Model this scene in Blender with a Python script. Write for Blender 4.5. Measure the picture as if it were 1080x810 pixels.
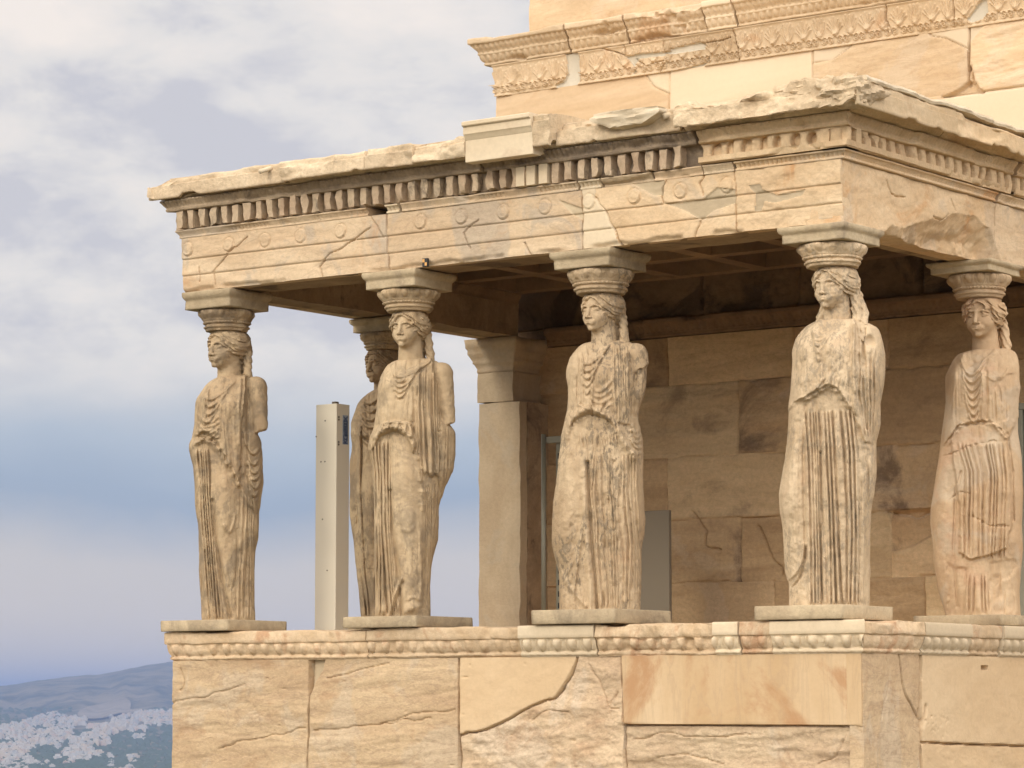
import bpy, bmesh, math, random
import numpy as np
from mathutils import Vector, Matrix

random.seed(7)
RNG = np.random.default_rng(11)
scene = bpy.context.scene
for _o in list(bpy.data.objects):
    bpy.data.objects.remove(_o)

# ------------------------------------------------------------------ camera
F_PX, YAW, PITCH = 3209.4, -0.6351, 0.1051          # focal length in photo pixels (1080 wide)
CAM = np.array([15.6461, -17.4861, -0.5517])
cam_data = bpy.data.cameras.new('camera')
cam_data.sensor_width = 36.0
cam_data.lens = F_PX / 1080.0 * 36.0
cam_data.clip_start = 0.5
cam_data.clip_end = 60000.0
camera = bpy.data.objects.new('camera', cam_data)
scene.collection.objects.link(camera)
camera.location = CAM
camera.rotation_euler = (math.pi / 2 + PITCH, 0.0, -YAW)
scene.camera = camera

# ------------------------------------------------------------------ sky, sun, exposure
SUN_EL, SUN_AZ = math.radians(28), math.radians(196)    # azimuth of the sun: 0 = +y, clockwise
world = bpy.data.worlds.new('World')
scene.world = world
world.use_nodes = True
wn, wl = world.node_tree.nodes, world.node_tree.links
wn.clear()


def wnode(kind, **kw):
    n = wn.new(kind)
    for k, v in kw.items():
        setattr(n, k, v)
    return n


def build_sky():
    out = wnode('ShaderNodeOutputWorld')
    bg = wnode('ShaderNodeBackground')
    bg.inputs['Strength'].default_value = SKY_STRENGTH
    sky = wnode('ShaderNodeTexSky', sky_type='NISHITA')
    sky.sun_disc = False
    sky.sun_elevation = SUN_EL
    sky.sun_rotation = SUN_AZ
    sky.altitude = 150
    sky.air_density = 1.0
    sky.dust_density = 2.0
    co = wnode('ShaderNodeTexCoord')
    # elevation of the direction, in sine units
    sep = wnode('ShaderNodeSeparateXYZ')
    wl.new(co.outputs['Generated'], sep.inputs[0])
    # cloud layers: noise on the direction, squeezed so that clouds lie flat
    mp = wnode('ShaderNodeMapping')
    mp.inputs['Scale'].default_value = (1.0, 1.0, 2.1)
    mp.inputs['Location'].default_value = CLOUD_LOC
    wl.new(co.outputs['Generated'], mp.inputs['Vector'])
    n1 = wnode('ShaderNodeTexNoise')
    n1.inputs['Scale'].default_value = 7.0
    n1.inputs['Detail'].default_value = 7.0
    n1.inputs['Roughness'].default_value = 0.58
    n1.inputs['Distortion'].default_value = 0.15
    wl.new(mp.outputs[0], n1.inputs['Vector'])
    n2 = wnode('ShaderNodeTexNoise')
    n2.inputs['Scale'].default_value = 21.0
    n2.inputs['Detail'].default_value = 6.0
    n2.inputs['Roughness'].default_value = 0.55
    n2.inputs['Distortion'].default_value = 0.2
    wl.new(mp.outputs[0], n2.inputs['Vector'])

    # cloud body colour: from lavender grey to warm white
    cr = wnode('ShaderNodeValToRGB')
    e = cr.color_ramp.elements
    e[0].position, e[0].color = 0.43, CLOUD_DARK
    e[1].position, e[1].color = 0.60, CLOUD_LIGHT
    m = cr.color_ramp.elements.new(0.5)
    m.color = CLOUD_MID
    mixn = wnode('ShaderNodeMix', data_type='FLOAT')
    mixn.inputs[0].default_value = 0.33
    wl.new(n1.outputs['Fac'], mixn.inputs[2])
    wl.new(n2.outputs['Fac'], mixn.inputs[3])
    wl.new(mixn.outputs[0], cr.inputs['Fac'])
    # low bank: bands of blue-grey rain cloud and pale haze near the horizon
    wob = wnode('ShaderNodeMath', operation='MULTIPLY_ADD')
    wl.new(n1.outputs['Fac'], wob.inputs[0])
    wob.inputs[1].default_value = 0.035
    wl.new(sep.outputs['Z'], wob.inputs[2])
    band = wnode('ShaderNodeValToRGB')
    be = band.color_ramp.elements
    be[0].position, be[0].color = 0.018, BAND[0]
    be[1].position, be[1].color = BAND_POS[-1], BAND[-1]
    for pos, col in zip(BAND_POS[1:-1], BAND[1:-1]):
        k = band.color_ramp.elements.new(pos)
        k.color = col
    wl.new(wob.outputs[0], band.inputs['Fac'])
    # how much of the picture is the upper clouds (1) against the low bank (0)
    up = wnode('ShaderNodeMapRange', interpolation_type='SMOOTHSTEP')
    up.inputs['From Min'].default_value = 0.110
    up.inputs['From Max'].default_value = 0.140
    wl.new(wob.outputs[0], up.inputs['Value'])
    mixc = wnode('ShaderNodeMix', data_type='RGBA')
    wl.new(up.outputs[0], mixc.inputs[0])
    wl.new(band.outputs['Color'], mixc.inputs[6])
    wl.new(cr.outputs['Color'], mixc.inputs[7])
    # a share of the clear sky shows through everywhere
    clear = wnode('ShaderNodeMix', data_type='RGBA')
    clear.inputs[0].default_value = 0.93
    wl.new(sky.outputs['Color'], clear.inputs[6])
    wl.new(mixc.outputs[2], clear.inputs[7])
    # bright sky added behind the camera, off the sun, as fill light
    dt = wnode('ShaderNodeVectorMath', operation='DOT_PRODUCT')
    wl.new(co.outputs['Generated'], dt.inputs[0])
    dt.inputs[1].default_value = (.80, -.53, .28)
    gl = wnode('ShaderNodeMapRange', interpolation_type='SMOOTHSTEP')
    gl.inputs['From Min'].default_value = -.25
    gl.inputs['From Max'].default_value = 1.0
    gl.inputs['To Min'].default_value = 1.0
    gl.inputs['To Max'].default_value = SKY_FILL
    wl.new(dt.outputs['Value'], gl.inputs['Value'])
    sc = wnode('ShaderNodeVectorMath', operation='SCALE')
    wl.new(clear.outputs[2], sc.inputs[0])
    wl.new(gl.outputs[0], sc.inputs['Scale'])
    wl.new(sc.outputs[0], bg.inputs['Color'])
    wl.new(bg.outputs[0], out.inputs['Surface'])


SKY_STRENGTH = 0.109
SKY_FILL = 3.8
CLOUD_LOC = (0.62, 0.33, 0.2)
CLOUD_DARK = (5.1, 5.0, 5.3, 1)
CLOUD_MID = (6.6, 6.3, 6.05, 1)
CLOUD_LIGHT = (7.8, 7.1, 6.5, 1)
BAND_POS = [0.018, 0.066, 0.087, 0.105, 0.128]
BAND = [(7.4, 6.3, 5.1, 1), (5.6, 5.2, 4.9, 1), (2.95, 3.55, 4.5, 1), (3.9, 4.4, 5.1, 1), (6.0, 5.8, 5.7, 1)]
build_sky()

sun_data = bpy.data.lights.new('sun', 'SUN')
sun_data.energy = 1.2
sun_data.angle = math.radians(14)
sun_data.color = (1.0, 0.93, 0.82)
sun = bpy.data.objects.new('sun', sun_data)
scene.collection.objects.link(sun)
_sd = Vector((math.sin(SUN_AZ) * math.cos(SUN_EL), math.cos(SUN_AZ) * math.cos(SUN_EL), math.sin(SUN_EL)))
sun.rotation_euler = _sd.to_track_quat('Z', 'Y').to_euler()
sun.location = (0, -30, 40)

scene.view_settings.view_transform = 'Standard'
scene.view_settings.look = 'None'
scene.view_settings.gamma = 1.0
scene.view_settings.use_curve_mapping = False
scene.view_settings.exposure = 0.23

# ------------------------------------------------------------------ measuring on the photograph (1080 x 810 px)
_D = np.array([math.sin(YAW) * math.cos(PITCH), math.cos(YAW) * math.cos(PITCH), math.sin(PITCH)])
_R = np.array([math.cos(YAW), -math.sin(YAW), 0.0])
_U = np.cross(_R, _D)


def _ray(u, v):
    return _D + _R * ((u - 540) / F_PX) - _U * ((v - 405) / F_PX)


def at_y(u, v, y):
    q = _ray(u, v)
    return CAM + q * ((y - CAM[1]) / q[1])


def at_x(u, v, x):
    q = _ray(u, v)
    return CAM + q * ((x - CAM[0]) / q[0])


def at_z(u, v, z):
    q = _ray(u, v)
    return CAM + q * ((z - CAM[2]) / q[2])


def project(P):
    q = np.asarray(P, float) - CAM
    z = q @ _D
    return 540 + F_PX * (q @ _R) / z, 405 - F_PX * (q @ _U) / z, z


# ------------------------------------------------------------------ object helpers
def link(o, parent=None):
    scene.collection.objects.link(o)
    if parent is not None:
        o.parent = parent
    return o


def tag(o, label=None, cat=None, group=None, kind=None):
    if label:
        o['label'] = label
    if cat:
        o['category'] = cat
    if group:
        o['group'] = group
    if kind:
        o['kind'] = kind
    return o


def thing(name, label, cat, loc=(0, 0, 0), group=None):
    o = bpy.data.objects.new(name, None)
    o.empty_display_size = 0.2
    o.location = loc
    return link(tag(o, label, cat, group))


def mesh_object(name, V, Fc, mat, parent=None, smooth=True, label=None):
    """V (n,3) world coordinates; Fc (m,4) or (m,3) index array or list of lists."""
    me = bpy.data.meshes.new(name)
    V = np.asarray(V, np.float32)
    if isinstance(Fc, np.ndarray):
        k = Fc.shape[1]
        me.vertices.add(len(V))
        me.vertices.foreach_set('co', V.ravel())
        me.loops.add(Fc.size)
        me.loops.foreach_set('vertex_index', Fc.astype(np.int32).ravel())
        me.polygons.add(len(Fc))
        me.polygons.foreach_set('loop_start', np.arange(0, Fc.size, k, dtype=np.int32))
        me.polygons.foreach_set('loop_total', np.full(len(Fc), k, np.int32))
        me.update(calc_edges=True)
    else:
        me.from_pydata([tuple(map(float, p)) for p in V], [], Fc)
        me.update()
    if smooth:
        me.polygons.foreach_set('use_smooth', np.ones(len(me.polygons), bool))
    me.materials.append(mat)
    o = bpy.data.objects.new(name, me)
    if parent is not None:
        # the mesh is given in world coordinates: take the parent's place out
        loc = parent
        off = Vector((0, 0, 0))
        while loc is not None:
            off += loc.location
            loc = loc.parent
        if off.length > 0:
            me.transform(Matrix.Translation(-off))
    link(o, parent)
    if label:
        o['label'] = label
    return o


class MB:
    """collects simple shapes into one mesh"""

    def __init__(self):
        self.v, self.f = [], []

    def add(self, V, Fc):
        n = len(self.v)
        self.v += [tuple(map(float, p)) for p in V]
        self.f += [[i + n for i in q] for q in Fc]

    def box(self, lo, hi, bev=0.0):
        (x0, y0, z0), (x1, y1, z1) = lo, hi
        if bev <= 0:
            V = [(x0, y0, z0), (x1, y0, z0), (x1, y1, z0), (x0, y1, z0), (x0, y0, z1), (x1, y0, z1), (x1, y1, z1), (x0, y1, z1)]
            self.add(V, [[0, 3, 2, 1], [4, 5, 6, 7], [0, 1, 5, 4], [1, 2, 6, 5], [2, 3, 7, 6], [3, 0, 4, 7]])
            return
        bm = bmesh.new()
        bmesh.ops.create_cube(bm, size=1)
        for vv in bm.verts:
            vv.co = Vector(((vv.co.x + .5) * (x1 - x0) + x0, (vv.co.y + .5) * (y1 - y0) + y0, (vv.co.z + .5) * (z1 - z0) + z0))
        bmesh.ops.bevel(bm, geom=list(bm.edges), offset=bev, segments=2, affect='EDGES', profile=0.5)
        bm.verts.index_update()
        self.add([vv.co for vv in bm.verts], [[q.index for q in fc.verts] for fc in bm.faces])
        bm.free()

    def tube(self, pts, r, n=12):
        pts = [np.asarray(p, float) for p in pts]
        rs = r if hasattr(r, '__len__') else [r] * len(pts)
        V, Fc = [], []
        for i, p in enumerate(pts):
            d = pts[min(i + 1, len(pts) - 1)] - pts[max(i - 1, 0)]
            d = d / np.linalg.norm(d)
            a = np.cross(d, [0, 0, 1.0]) if abs(d[2]) < .9 else np.cross(d, [1.0, 0, 0])
            a /= np.linalg.norm(a)
            b = np.cross(d, a)
            for k in range(n):
                t = 2 * math.pi * k / n
                V.append(p + rs[i] * (a * math.cos(t) + b * math.sin(t)))
        for i in range(len(pts) - 1):
            for k in range(n):
                Fc.append([i * n + k, i * n + (k + 1) % n, (i + 1) * n + (k + 1) % n, (i + 1) * n + k])
        Fc.append(list(range(n))[::-1])
        Fc.append([(len(pts) - 1) * n + k for k in range(n)])
        self.add(V, Fc)

    def build(self, name, mat, parent=None, smooth=False, label=None):
        return mesh_object(name, np.array(self.v), self.f, mat, parent, smooth, label)


# ------------------------------------------------------------------ noise
def _hash(ix, iy, iz, seed):
    h = (ix.astype(np.uint32) * np.uint32(374761393) + iy.astype(np.uint32) * np.uint32(668265263)
         + iz.astype(np.uint32) * np.uint32(2147483647) + np.uint32(seed * 144665 % 4294967296))
    h = (h ^ (h >> np.uint32(13))) * np.uint32(1274126177)
    h = h ^ (h >> np.uint32(16))
    return (h & np.uint32(0xffffff)).astype(np.float32) / np.float32(0xffffff) * 2 - 1


def vnoise(x, y, z=None, seed=0):
    x = np.asarray(x, np.float32)
    y = np.asarray(y, np.float32)
    z = np.zeros_like(x) if z is None else np.asarray(z, np.float32)
    x, y, z = np.broadcast_arrays(x, y, z)
    ix, iy, iz = np.floor(x), np.floor(y), np.floor(z)
    fx, fy, fz = x - ix, y - iy, z - iz
    ix, iy, iz = ix.astype(np.int64), iy.astype(np.int64), iz.astype(np.int64)
    sx, sy, sz = (t * t * t * (t * (t * 6 - 15) + 10) for t in (fx, fy, fz))
    r = 0
    flat = not np.any(fz)
    for dz in ((0,) if flat else (0, 1)):
        wz = 1 if flat else (sz if dz else 1 - sz)
        for dy in (0, 1):
            wy = sy if dy else 1 - sy
            for dx in (0, 1):
                wx = sx if dx else 1 - sx
                r = r + wx * wy * wz * _hash(ix + dx, iy + dy, iz + dz, seed)
    return r


def fbm(x, y, z=None, oct=4, seed=0, gain=.5):
    a, s, r = 1.0, 0, 0
    for i in range(oct):
        k = 2.03 ** i
        r = r + a * vnoise(np.asarray(x) * k + 17.1 * i, np.asarray(y) * k + 5.3 * i, None if z is None else np.asarray(z) * k + 9.7 * i, seed + i)
        s += a
        a *= gain
    return r / s * 1.6


def sstep(a, b, x):
    t = np.clip((x - a) / (b - a), 0, 1)
    return t * t * (3 - 2 * t)


# ------------------------------------------------------------------ implicit surfaces
def smin(a, b, k):
    h = np.clip(.5 + .5 * (b - a) / k, 0, 1)
    return b + (a - b) * h - k * h * (1 - h)


def smax(a, b, k):
    return -smin(-a, -b, k)


def ell(P, c, r):
    x, y, z = (P[0] - c[0]), (P[1] - c[1]), (P[2] - c[2])
    k0 = np.sqrt((x / r[0]) ** 2 + (y / r[1]) ** 2 + (z / r[2]) ** 2)
    k1 = np.sqrt((x / r[0] ** 2) ** 2 + (y / r[1] ** 2) ** 2 + (z / r[2] ** 2) ** 2) + 1e-6
    return k0 * (k0 - 1) / k1


def cap(P, a, b, ra, rb=None):
    rb = ra if rb is None else rb
    a, b = np.asarray(a, np.float32), np.asarray(b, np.float32)
    d = b - a
    t = ((P[0] - a[0]) * d[0] + (P[1] - a[1]) * d[1] + (P[2] - a[2]) * d[2]) / float(d @ d)
    t = np.clip(t, 0, 1)
    return np.sqrt((P[0] - a[0] - t * d[0]) ** 2 + (P[1] - a[1] - t * d[1]) ** 2 + (P[2] - a[2] - t * d[2]) ** 2) - (ra + (rb - ra) * t)


def sdf_mesh(f, lo, hi, h, slack=0.035, C=4):
    """surface-nets mesh of f(P) < 0, f evaluated finely only near the surface"""
    lo, hi = np.asarray(lo, float), np.asarray(hi, float)
    nb = np.ceil((hi - lo) / (h * C)).astype(int)
    n = nb * C
    g = [lo[i] + h * C * (np.arange(nb[i]) + .5) - h * .5 for i in range(3)]
    G = np.meshgrid(*g, indexing='ij')
    cv = f([q.ravel().astype(np.float32) for q in G]).reshape(nb)
    near = np.abs(cv) < (h * C * .9 + slack)
    vals = np.repeat(np.repeat(np.repeat(cv, C, 0), C, 1), C, 2).astype(np.float32)
    bi = np.argwhere(near)
    offs = np.argwhere(np.ones((C, C, C)))
    for s in range(0, len(bi), 12000):
        idx = (bi[s:s + 12000, None, :] * C + offs[None]).reshape(-1, 3)
        P = [(lo[i] + h * idx[:, i]).astype(np.float32) for i in range(3)]
        vals[idx[:, 0], idx[:, 1], idx[:, 2]] = f(P)
    ins = vals < 0
    i8 = ins.astype(np.uint8)
    s = i8[:-1] + i8[1:]
    s = s[:, :-1] + s[:, 1:]
    s = s[:, :, :-1] + s[:, :, 1:]
    cells = np.argwhere((s > 0) & (s < 8))
    ids = np.full(s.shape, -1, np.int32)
    ids[cells[:, 0], cells[:, 1], cells[:, 2]] = np.arange(len(cells))
    corner = [(a, b, c) for a in (0, 1) for b in (0, 1) for c in (0, 1)]
    cvv = np.stack([vals[cells[:, 0] + a, cells[:, 1] + b, cells[:, 2] + c] for a, b, c in corner], 1)
    acc = np.zeros((len(cells), 3), np.float32)
    cnt = np.zeros(len(cells), np.float32)
    for i, A in enumerate(corner):
        for j, B in enumerate(corner):
            if j > i and sum(abs(p - q) for p, q in zip(A, B)) == 1:
                a, b = cvv[:, i], cvv[:, j]
                m = (a < 0) != (b < 0)
                t = np.where(m, a / np.where(m, a - b, 1), 0)
                pt = np.array(A, np.float32)[None] + t[:, None] * (np.array(B) - np.array(A))[None]
                acc += np.where(m[:, None], pt, 0)
                cnt += m
    V = lo[None] + h * (cells + acc / cnt[:, None])
    quads = []
    for ax in range(3):
        sl0 = [slice(None)] * 3
        sl1 = [slice(None)] * 3
        sl0[ax], sl1[ax] = slice(0, -1), slice(1, None)
        a, b = ins[tuple(sl0)], ins[tuple(sl1)]
        e = np.argwhere(a != b)
        o1, o2 = [(1, 2), (2, 0), (0, 1)][ax]
        ok = (e[:, o1] > 0) & (e[:, o2] > 0) & (e[:, o1] < s.shape[o1]) & (e[:, o2] < s.shape[o2])
        e = e[ok]
        fl = a[e[:, 0], e[:, 1], e[:, 2]]

        def cid(d1, d2):
            q = e.copy()
            q[:, o1] -= d1
            q[:, o2] -= d2
            return ids[q[:, 0], q[:, 1], q[:, 2]]
        q = np.stack([cid(1, 1), cid(0, 1), cid(0, 0), cid(1, 0)], 1)
        q[~fl] = q[~fl][:, ::-1]
        quads.append(q)
    Q = np.concatenate(quads)
    Q = Q[(Q >= 0).all(1)]
    return V, Q


# ------------------------------------------------------------------ relief painting (depth maps over a rectangle)
class Relief:
    def __init__(self, x0, x1, y0, y1, step):
        self.x = np.arange(x0, x1 + step * .5, step)
        self.y = np.arange(y0, y1 + step * .5, step)
        self.x0, self.y0, self.st = x0, y0, step
        self.X, self.Y = np.meshgrid(self.x, self.y, indexing='xy')
        self.X, self.Y = self.X.astype(np.float32), self.Y.astype(np.float32)
        self.D = np.zeros_like(self.X)

    def _win(self, pts, m):
        p = np.asarray(pts, float)
        i0 = max(0, int((p[:, 0].min() - m - self.x0) / self.st))
        i1 = min(len(self.x), int((p[:, 0].max() + m - self.x0) / self.st) + 2)
        j0 = max(0, int((p[:, 1].min() - m - self.y0) / self.st))
        j1 = min(len(self.y), int((p[:, 1].max() + m - self.y0) / self.st) + 2)
        return slice(j0, max(j1, j0)), slice(i0, max(i1, i0))

    def _dist(self, pts, w):
        X, Y = self.X[w], self.Y[w]
        best = np.full(X.shape, 1e9, np.float32)
        tt = np.zeros(X.shape, np.float32)
        n = len(pts) - 1
        for k in range(n):
            a, b = np.asarray(pts[k], float), np.asarray(pts[k + 1], float)
            d = b - a
            L = float(d @ d) + 1e-12
            t = np.clip(((X - a[0]) * d[0] + (Y - a[1]) * d[1]) / L, 0, 1)
            q = np.hypot(X - a[0] - t * d[0], Y - a[1] - t * d[1])
            m = q < best
            best[m] = q[m]
            tt[m] = (k + t[m]) / n
        return best, tt

    def ridge(self, pts, w, h, taper=0.0, jag=0.0, seed=0, sharp=2.0):
        win = self._win(pts, w * 3 + jag)
        if self.X[win].size == 0:
            return
        d, t = self._dist(pts, win)
        if jag:
            d = d + jag * fbm(self.X[win] / (w * 3), self.Y[win] / (w * 3), oct=3, seed=seed)
        k = np.exp(-(np.abs(d) / w) ** sharp)
        if taper:
            k = k * sstep(0, taper, t) * sstep(0, taper, 1 - t)
        self.D[win] += h * k

    def curve(self, p0, p1, p2, w, h, n=10, **kw):
        kw.setdefault('jag', .4)
        kw.setdefault('seed', int(RNG.integers(1e6)))
        t = np.linspace(0, 1, n)[:, None]
        p0, p1, p2 = (np.asarray(p, float) for p in (p0, p1, p2))
        pm = 2 * p1 - .5 * (p0 + p2)
        self.ridge(list((1 - t) ** 2 * p0 + 2 * t * (1 - t) * pm + t ** 2 * p2), w, h, **kw)

    def inside(self, poly, win):
        X, Y = self.X[win], self.Y[win]
        c = np.zeros(X.shape, bool)
        n = len(poly)
        for k in range(n):
            (xa, ya), (xb, yb) = poly[k], poly[(k + 1) % n]
            if ya == yb:
                continue
            m = ((ya > Y) != (yb > Y)) & (X < (xb - xa) * (Y - ya) / (yb - ya) + xa)
            c ^= m
        return c

    def poly(self, poly, h, soft, jag=0.0, js=1.0, seed=0):
        """raise (or sink) the area inside a polygon by h over a soft edge"""
        win = self._win(poly, soft + abs(jag) * 2)
        if self.X[win].size == 0:
            return None
        d, _ = self._dist(list(poly) + [poly[0]], win)
        d = np.where(self.inside(poly, win), d, -d)
        if jag:
            d = d + jag * fbm(self.X[win] / js, self.Y[win] / js, oct=3, seed=seed)
        self.D[win] += h * sstep(-soft, soft, d)
        return win, d

    def bulge(self, c, r, h):
        q = ((self.X - c[0]) / r[0]) ** 2 + ((self.Y - c[1]) / r[1]) ** 2
        self.D += h * np.exp(-q)

    def folds(self, left, right, n, amp, seed=0, wob=0.35, fade=6.0, p=.7, phase=0.0):
        """n folds running down between two curves given as (x, y) lists of rising y"""
        l, r = np.asarray(left, float), np.asarray(right, float)
        xl = np.interp(self.Y, l[:, 1], l[:, 0])
        xr = np.interp(self.Y, r[:, 1], r[:, 0])
        t = (self.X - xl) / np.maximum(xr - xl, 1e-3)
        ya, yb = max(l[0, 1], r[0, 1]), min(l[-1, 1], r[-1, 1])
        ph = n * t + phase + .75 * fbm(t * n * .40 + seed * 3.1, self.Y / 400.0, oct=2, seed=seed + 7) \
            + wob * fbm(t * n * .5 + seed * 1.7, self.Y / (45.0 * self.sc), oct=3, seed=seed)
        prof = (.5 - .5 * np.cos(2 * math.pi * (ph + .06 * np.sin(2 * math.pi * ph)))) ** p
        prof = prof * 1.05 + .22 * (.5 - .5 * np.cos(2 * math.pi * (2.6 * ph + .8 * vnoise(np.floor(ph) * 3.7, ph * 0, None, seed)))) * prof
        var = .75 + .5 * fbm(np.floor(ph) * 1.7 + seed, self.Y / (60.0 * self.sc), oct=2, seed=seed + 5)
        m = sstep(0, .06, t) * sstep(0, .06, 1 - t) * sstep(ya, ya + fade * self.sc, self.Y) * (1 - sstep(yb - fade * self.sc, yb, self.Y))
        self.D += (amp * (prof - .6) * np.clip(var, .2, 1.6) * m).astype(np.float32)
    sc = 1.0

    def sample(self, x, y):
        i = np.clip((x - self.x0) / self.st, 0, len(self.x) - 1.001)
        j = np.clip((y - self.y0) / self.st, 0, len(self.y) - 1.001)
        i0, j0 = i.astype(np.int32), j.astype(np.int32)
        fi, fj = i - i0, j - j0
        D = self.D
        return (D[j0, i0] * (1 - fi) + D[j0, i0 + 1] * fi) * (1 - fj) + (D[j0 + 1, i0] * (1 - fi) + D[j0 + 1, i0 + 1] * fi) * fj

# ------------------------------------------------------------------ materials
def new_mat(name):
    m = bpy.data.materials.new(name)
    m.use_nodes = True
    nt = m.node_tree
    return m, nt.nodes, nt.links, nt.nodes['Principled BSDF']


def rgb(c):
    return (c[0], c[1], c[2], 1.0)


def stone(name, light, dark, stain=(.16, .12, .09), stain_amt=.35, stain_cut=.58, stain_scale=2.2, scale=1.3,
          stretch=(1, 1, 1), tilt=0.0, grain=.16, bump=.35, bump_scale=55.0, vein=0.0, vein_col=None, speck=0.0,
          speck_col=(.2, .19, .16), rough=.86, speck_scale=26, patch=0.0, patch_col=(.5, .47, .4), tint=(1.0, 1.015, .985)):
    m, N, L, bs = new_mat(name)

    def soft(c):
        return (c[0] * tint[0], c[1] * tint[1], c[2] * tint[2])
    light, dark = soft(light), soft(dark)

    def node(k, **kw):
        n = N.new(k)
        for a, b in kw.items():
            setattr(n, a, b)
        return n

    def noise(sc, det=6, ro=.55, vec=None, dist=0.0):
        n = node('ShaderNodeTexNoise')
        n.inputs['Scale'].default_value = sc
        n.inputs['Detail'].default_value = det
        n.inputs['Roughness'].default_value = ro
        n.inputs['Distortion'].default_value = dist
        L.new(vec, n.inputs['Vector'])
        return n.outputs['Fac']

    def ramp(src, a, b, smooth=True):
        r = node('ShaderNodeMapRange')
        r.interpolation_type = 'SMOOTHSTEP' if smooth else 'LINEAR'
        r.inputs['From Min'].default_value = a
        r.inputs['From Max'].default_value = b
        L.new(src, r.inputs['Value'])
        return r.outputs[0]

    def mix(fac, a, b, mode='MIX'):
        x = node('ShaderNodeMix', data_type='RGBA', blend_type=mode)
        for sock, val in ((x.inputs[0], fac), (x.inputs[6], a), (x.inputs[7], b)):
            if hasattr(val, 'links') or hasattr(val, 'is_linked'):
                L.new(val, sock)
            else:
                sock.default_value = val
        return x.outputs[2]

    def mul(src, k):
        x = node('ShaderNodeMath', operation='MULTIPLY')
        L.new(src, x.inputs[0])
        if isinstance(k, (int, float)):
            x.inputs[1].default_value = k
        else:
            L.new(k, x.inputs[1])
        return x.outputs[0]

    tc = node('ShaderNodeTexCoord')
    oi = node('ShaderNodeObjectInfo')
    sh = node('ShaderNodeVectorMath', operation='SCALE')
    sh.inputs[0].default_value = (37.0, 23.0, 51.0)
    L.new(oi.outputs['Random'], sh.inputs['Scale'])
    ad = node('ShaderNodeVectorMath', operation='ADD')
    L.new(tc.outputs['Object'], ad.inputs[0])
    L.new(sh.outputs[0], ad.inputs[1])
    base = ad.outputs[0]
    mp = node('ShaderNodeMapping')
    mp.inputs['Rotation'].default_value = (0, tilt, 0)
    mp.inputs['Scale'].default_value = stretch
    L.new(base, mp.inputs['Vector'])
    sv = mp.outputs[0]

    col = mix(ramp(noise(scale, 7, .6, sv, .6), .32, .68), rgb(dark), rgb(light))
    if patch:
        col = mix(mul(ramp(noise(1.7, 5, .6, base, .8), .52, .60), patch), col, rgb(patch_col))
    if vein:
        n = noise(scale * 3.1, 8, .62, sv, 1.1)
        a = node('ShaderNodeMath', operation='SUBTRACT')
        L.new(n, a.inputs[0])
        a.inputs[1].default_value = .5
        b = node('ShaderNodeMath', operation='ABSOLUTE')
        L.new(a.outputs[0], b.inputs[0])
        c = ramp(b.outputs[0], .035, .0)
        col = mix(mul(c, vein), col, rgb(vein_col or stain))
    st = mul(ramp(noise(stain_scale, 8, .65, base, .7), stain_cut, stain_cut + .13), stain_amt)
    col = mix(st, col, rgb(stain))
    if speck:
        m2 = node('ShaderNodeMapping')
        m2.inputs['Scale'].default_value = (1.0, 1.0, .55)
        L.new(base, m2.inputs['Vector'])
        a = ramp(noise(speck_scale, 5, .7, m2.outputs[0]), .49, .56)
        b = ramp(noise(3.6, 5, .62, m2.outputs[0], .4), .42, .56)
        col = mix(mul(mul(a, b), speck), col, rgb(speck_col))
    g = node('ShaderNodeMapRange')
    g.inputs['From Min'].default_value = .25
    g.inputs['From Max'].default_value = .75
    g.inputs['To Min'].default_value = 1 - grain
    g.inputs['To Max'].default_value = 1 + grain
    L.new(noise(30, 8, .75, base), g.inputs['Value'])
    pv = node('ShaderNodeMapRange')                      # every block a little lighter or darker than the next
    pv.inputs['To Min'].default_value = .90
    pv.inputs['To Max'].default_value = 1.09
    L.new(oi.outputs['Random'], pv.inputs['Value'])
    gm = mul(g.outputs[0], pv.outputs[0])
    hv = node('ShaderNodeHueSaturation')
    L.new(col, hv.inputs['Color'])
    L.new(gm, hv.inputs['Value'])
    L.new(hv.outputs[0], bs.inputs['Base Color'])
    bs.inputs['Roughness'].default_value = rough
    bs.inputs['Specular IOR Level'].default_value = .2
    bp = node('ShaderNodeBump')
    bp.inputs['Strength'].default_value = bump
    bp.inputs['Distance'].default_value = .012
    b1 = node('ShaderNodeMath', operation='ADD')
    L.new(noise(bump_scale, 8, .7, base), b1.inputs[0])
    L.new(mul(noise(bump_scale * .2, 6, .65, base), 1.3), b1.inputs[1])
    L.new(b1.outputs[0], bp.inputs['Height'])
    L.new(bp.outputs[0], bs.inputs['Normal'])
    return m


def plain(name, c, rough=.6, metal=0.0, var=.08, scale=8.0, bump=0.0):
    m, N, L, bs = new_mat(name)
    tc = N.new('ShaderNodeTexCoord')
    n = N.new('ShaderNodeTexNoise')
    n.inputs['Scale'].default_value = scale
    n.inputs['Detail'].default_value = 6
    L.new(tc.outputs['Object'], n.inputs['Vector'])
    g = N.new('ShaderNodeMapRange')
    g.inputs['To Min'].default_value = 1 - var * 2
    g.inputs['To Max'].default_value = 1 + var * 2
    L.new(n.outputs['Fac'], g.inputs['Value'])
    h = N.new('ShaderNodeHueSaturation')
    h.inputs['Color'].default_value = rgb(c)
    L.new(g.outputs[0], h.inputs['Value'])
    L.new(h.outputs[0], bs.inputs['Base Color'])
    bs.inputs['Roughness'].default_value = rough
    bs.inputs['Metallic'].default_value = metal
    if bump:
        b = N.new('ShaderNodeBump')
        b.inputs['Strength'].default_value = bump
        b.inputs['Distance'].default_value = .01
        L.new(n.outputs['Fac'], b.inputs['Height'])
        L.new(b.outputs[0], bs.inputs['Normal'])
    return m


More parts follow.
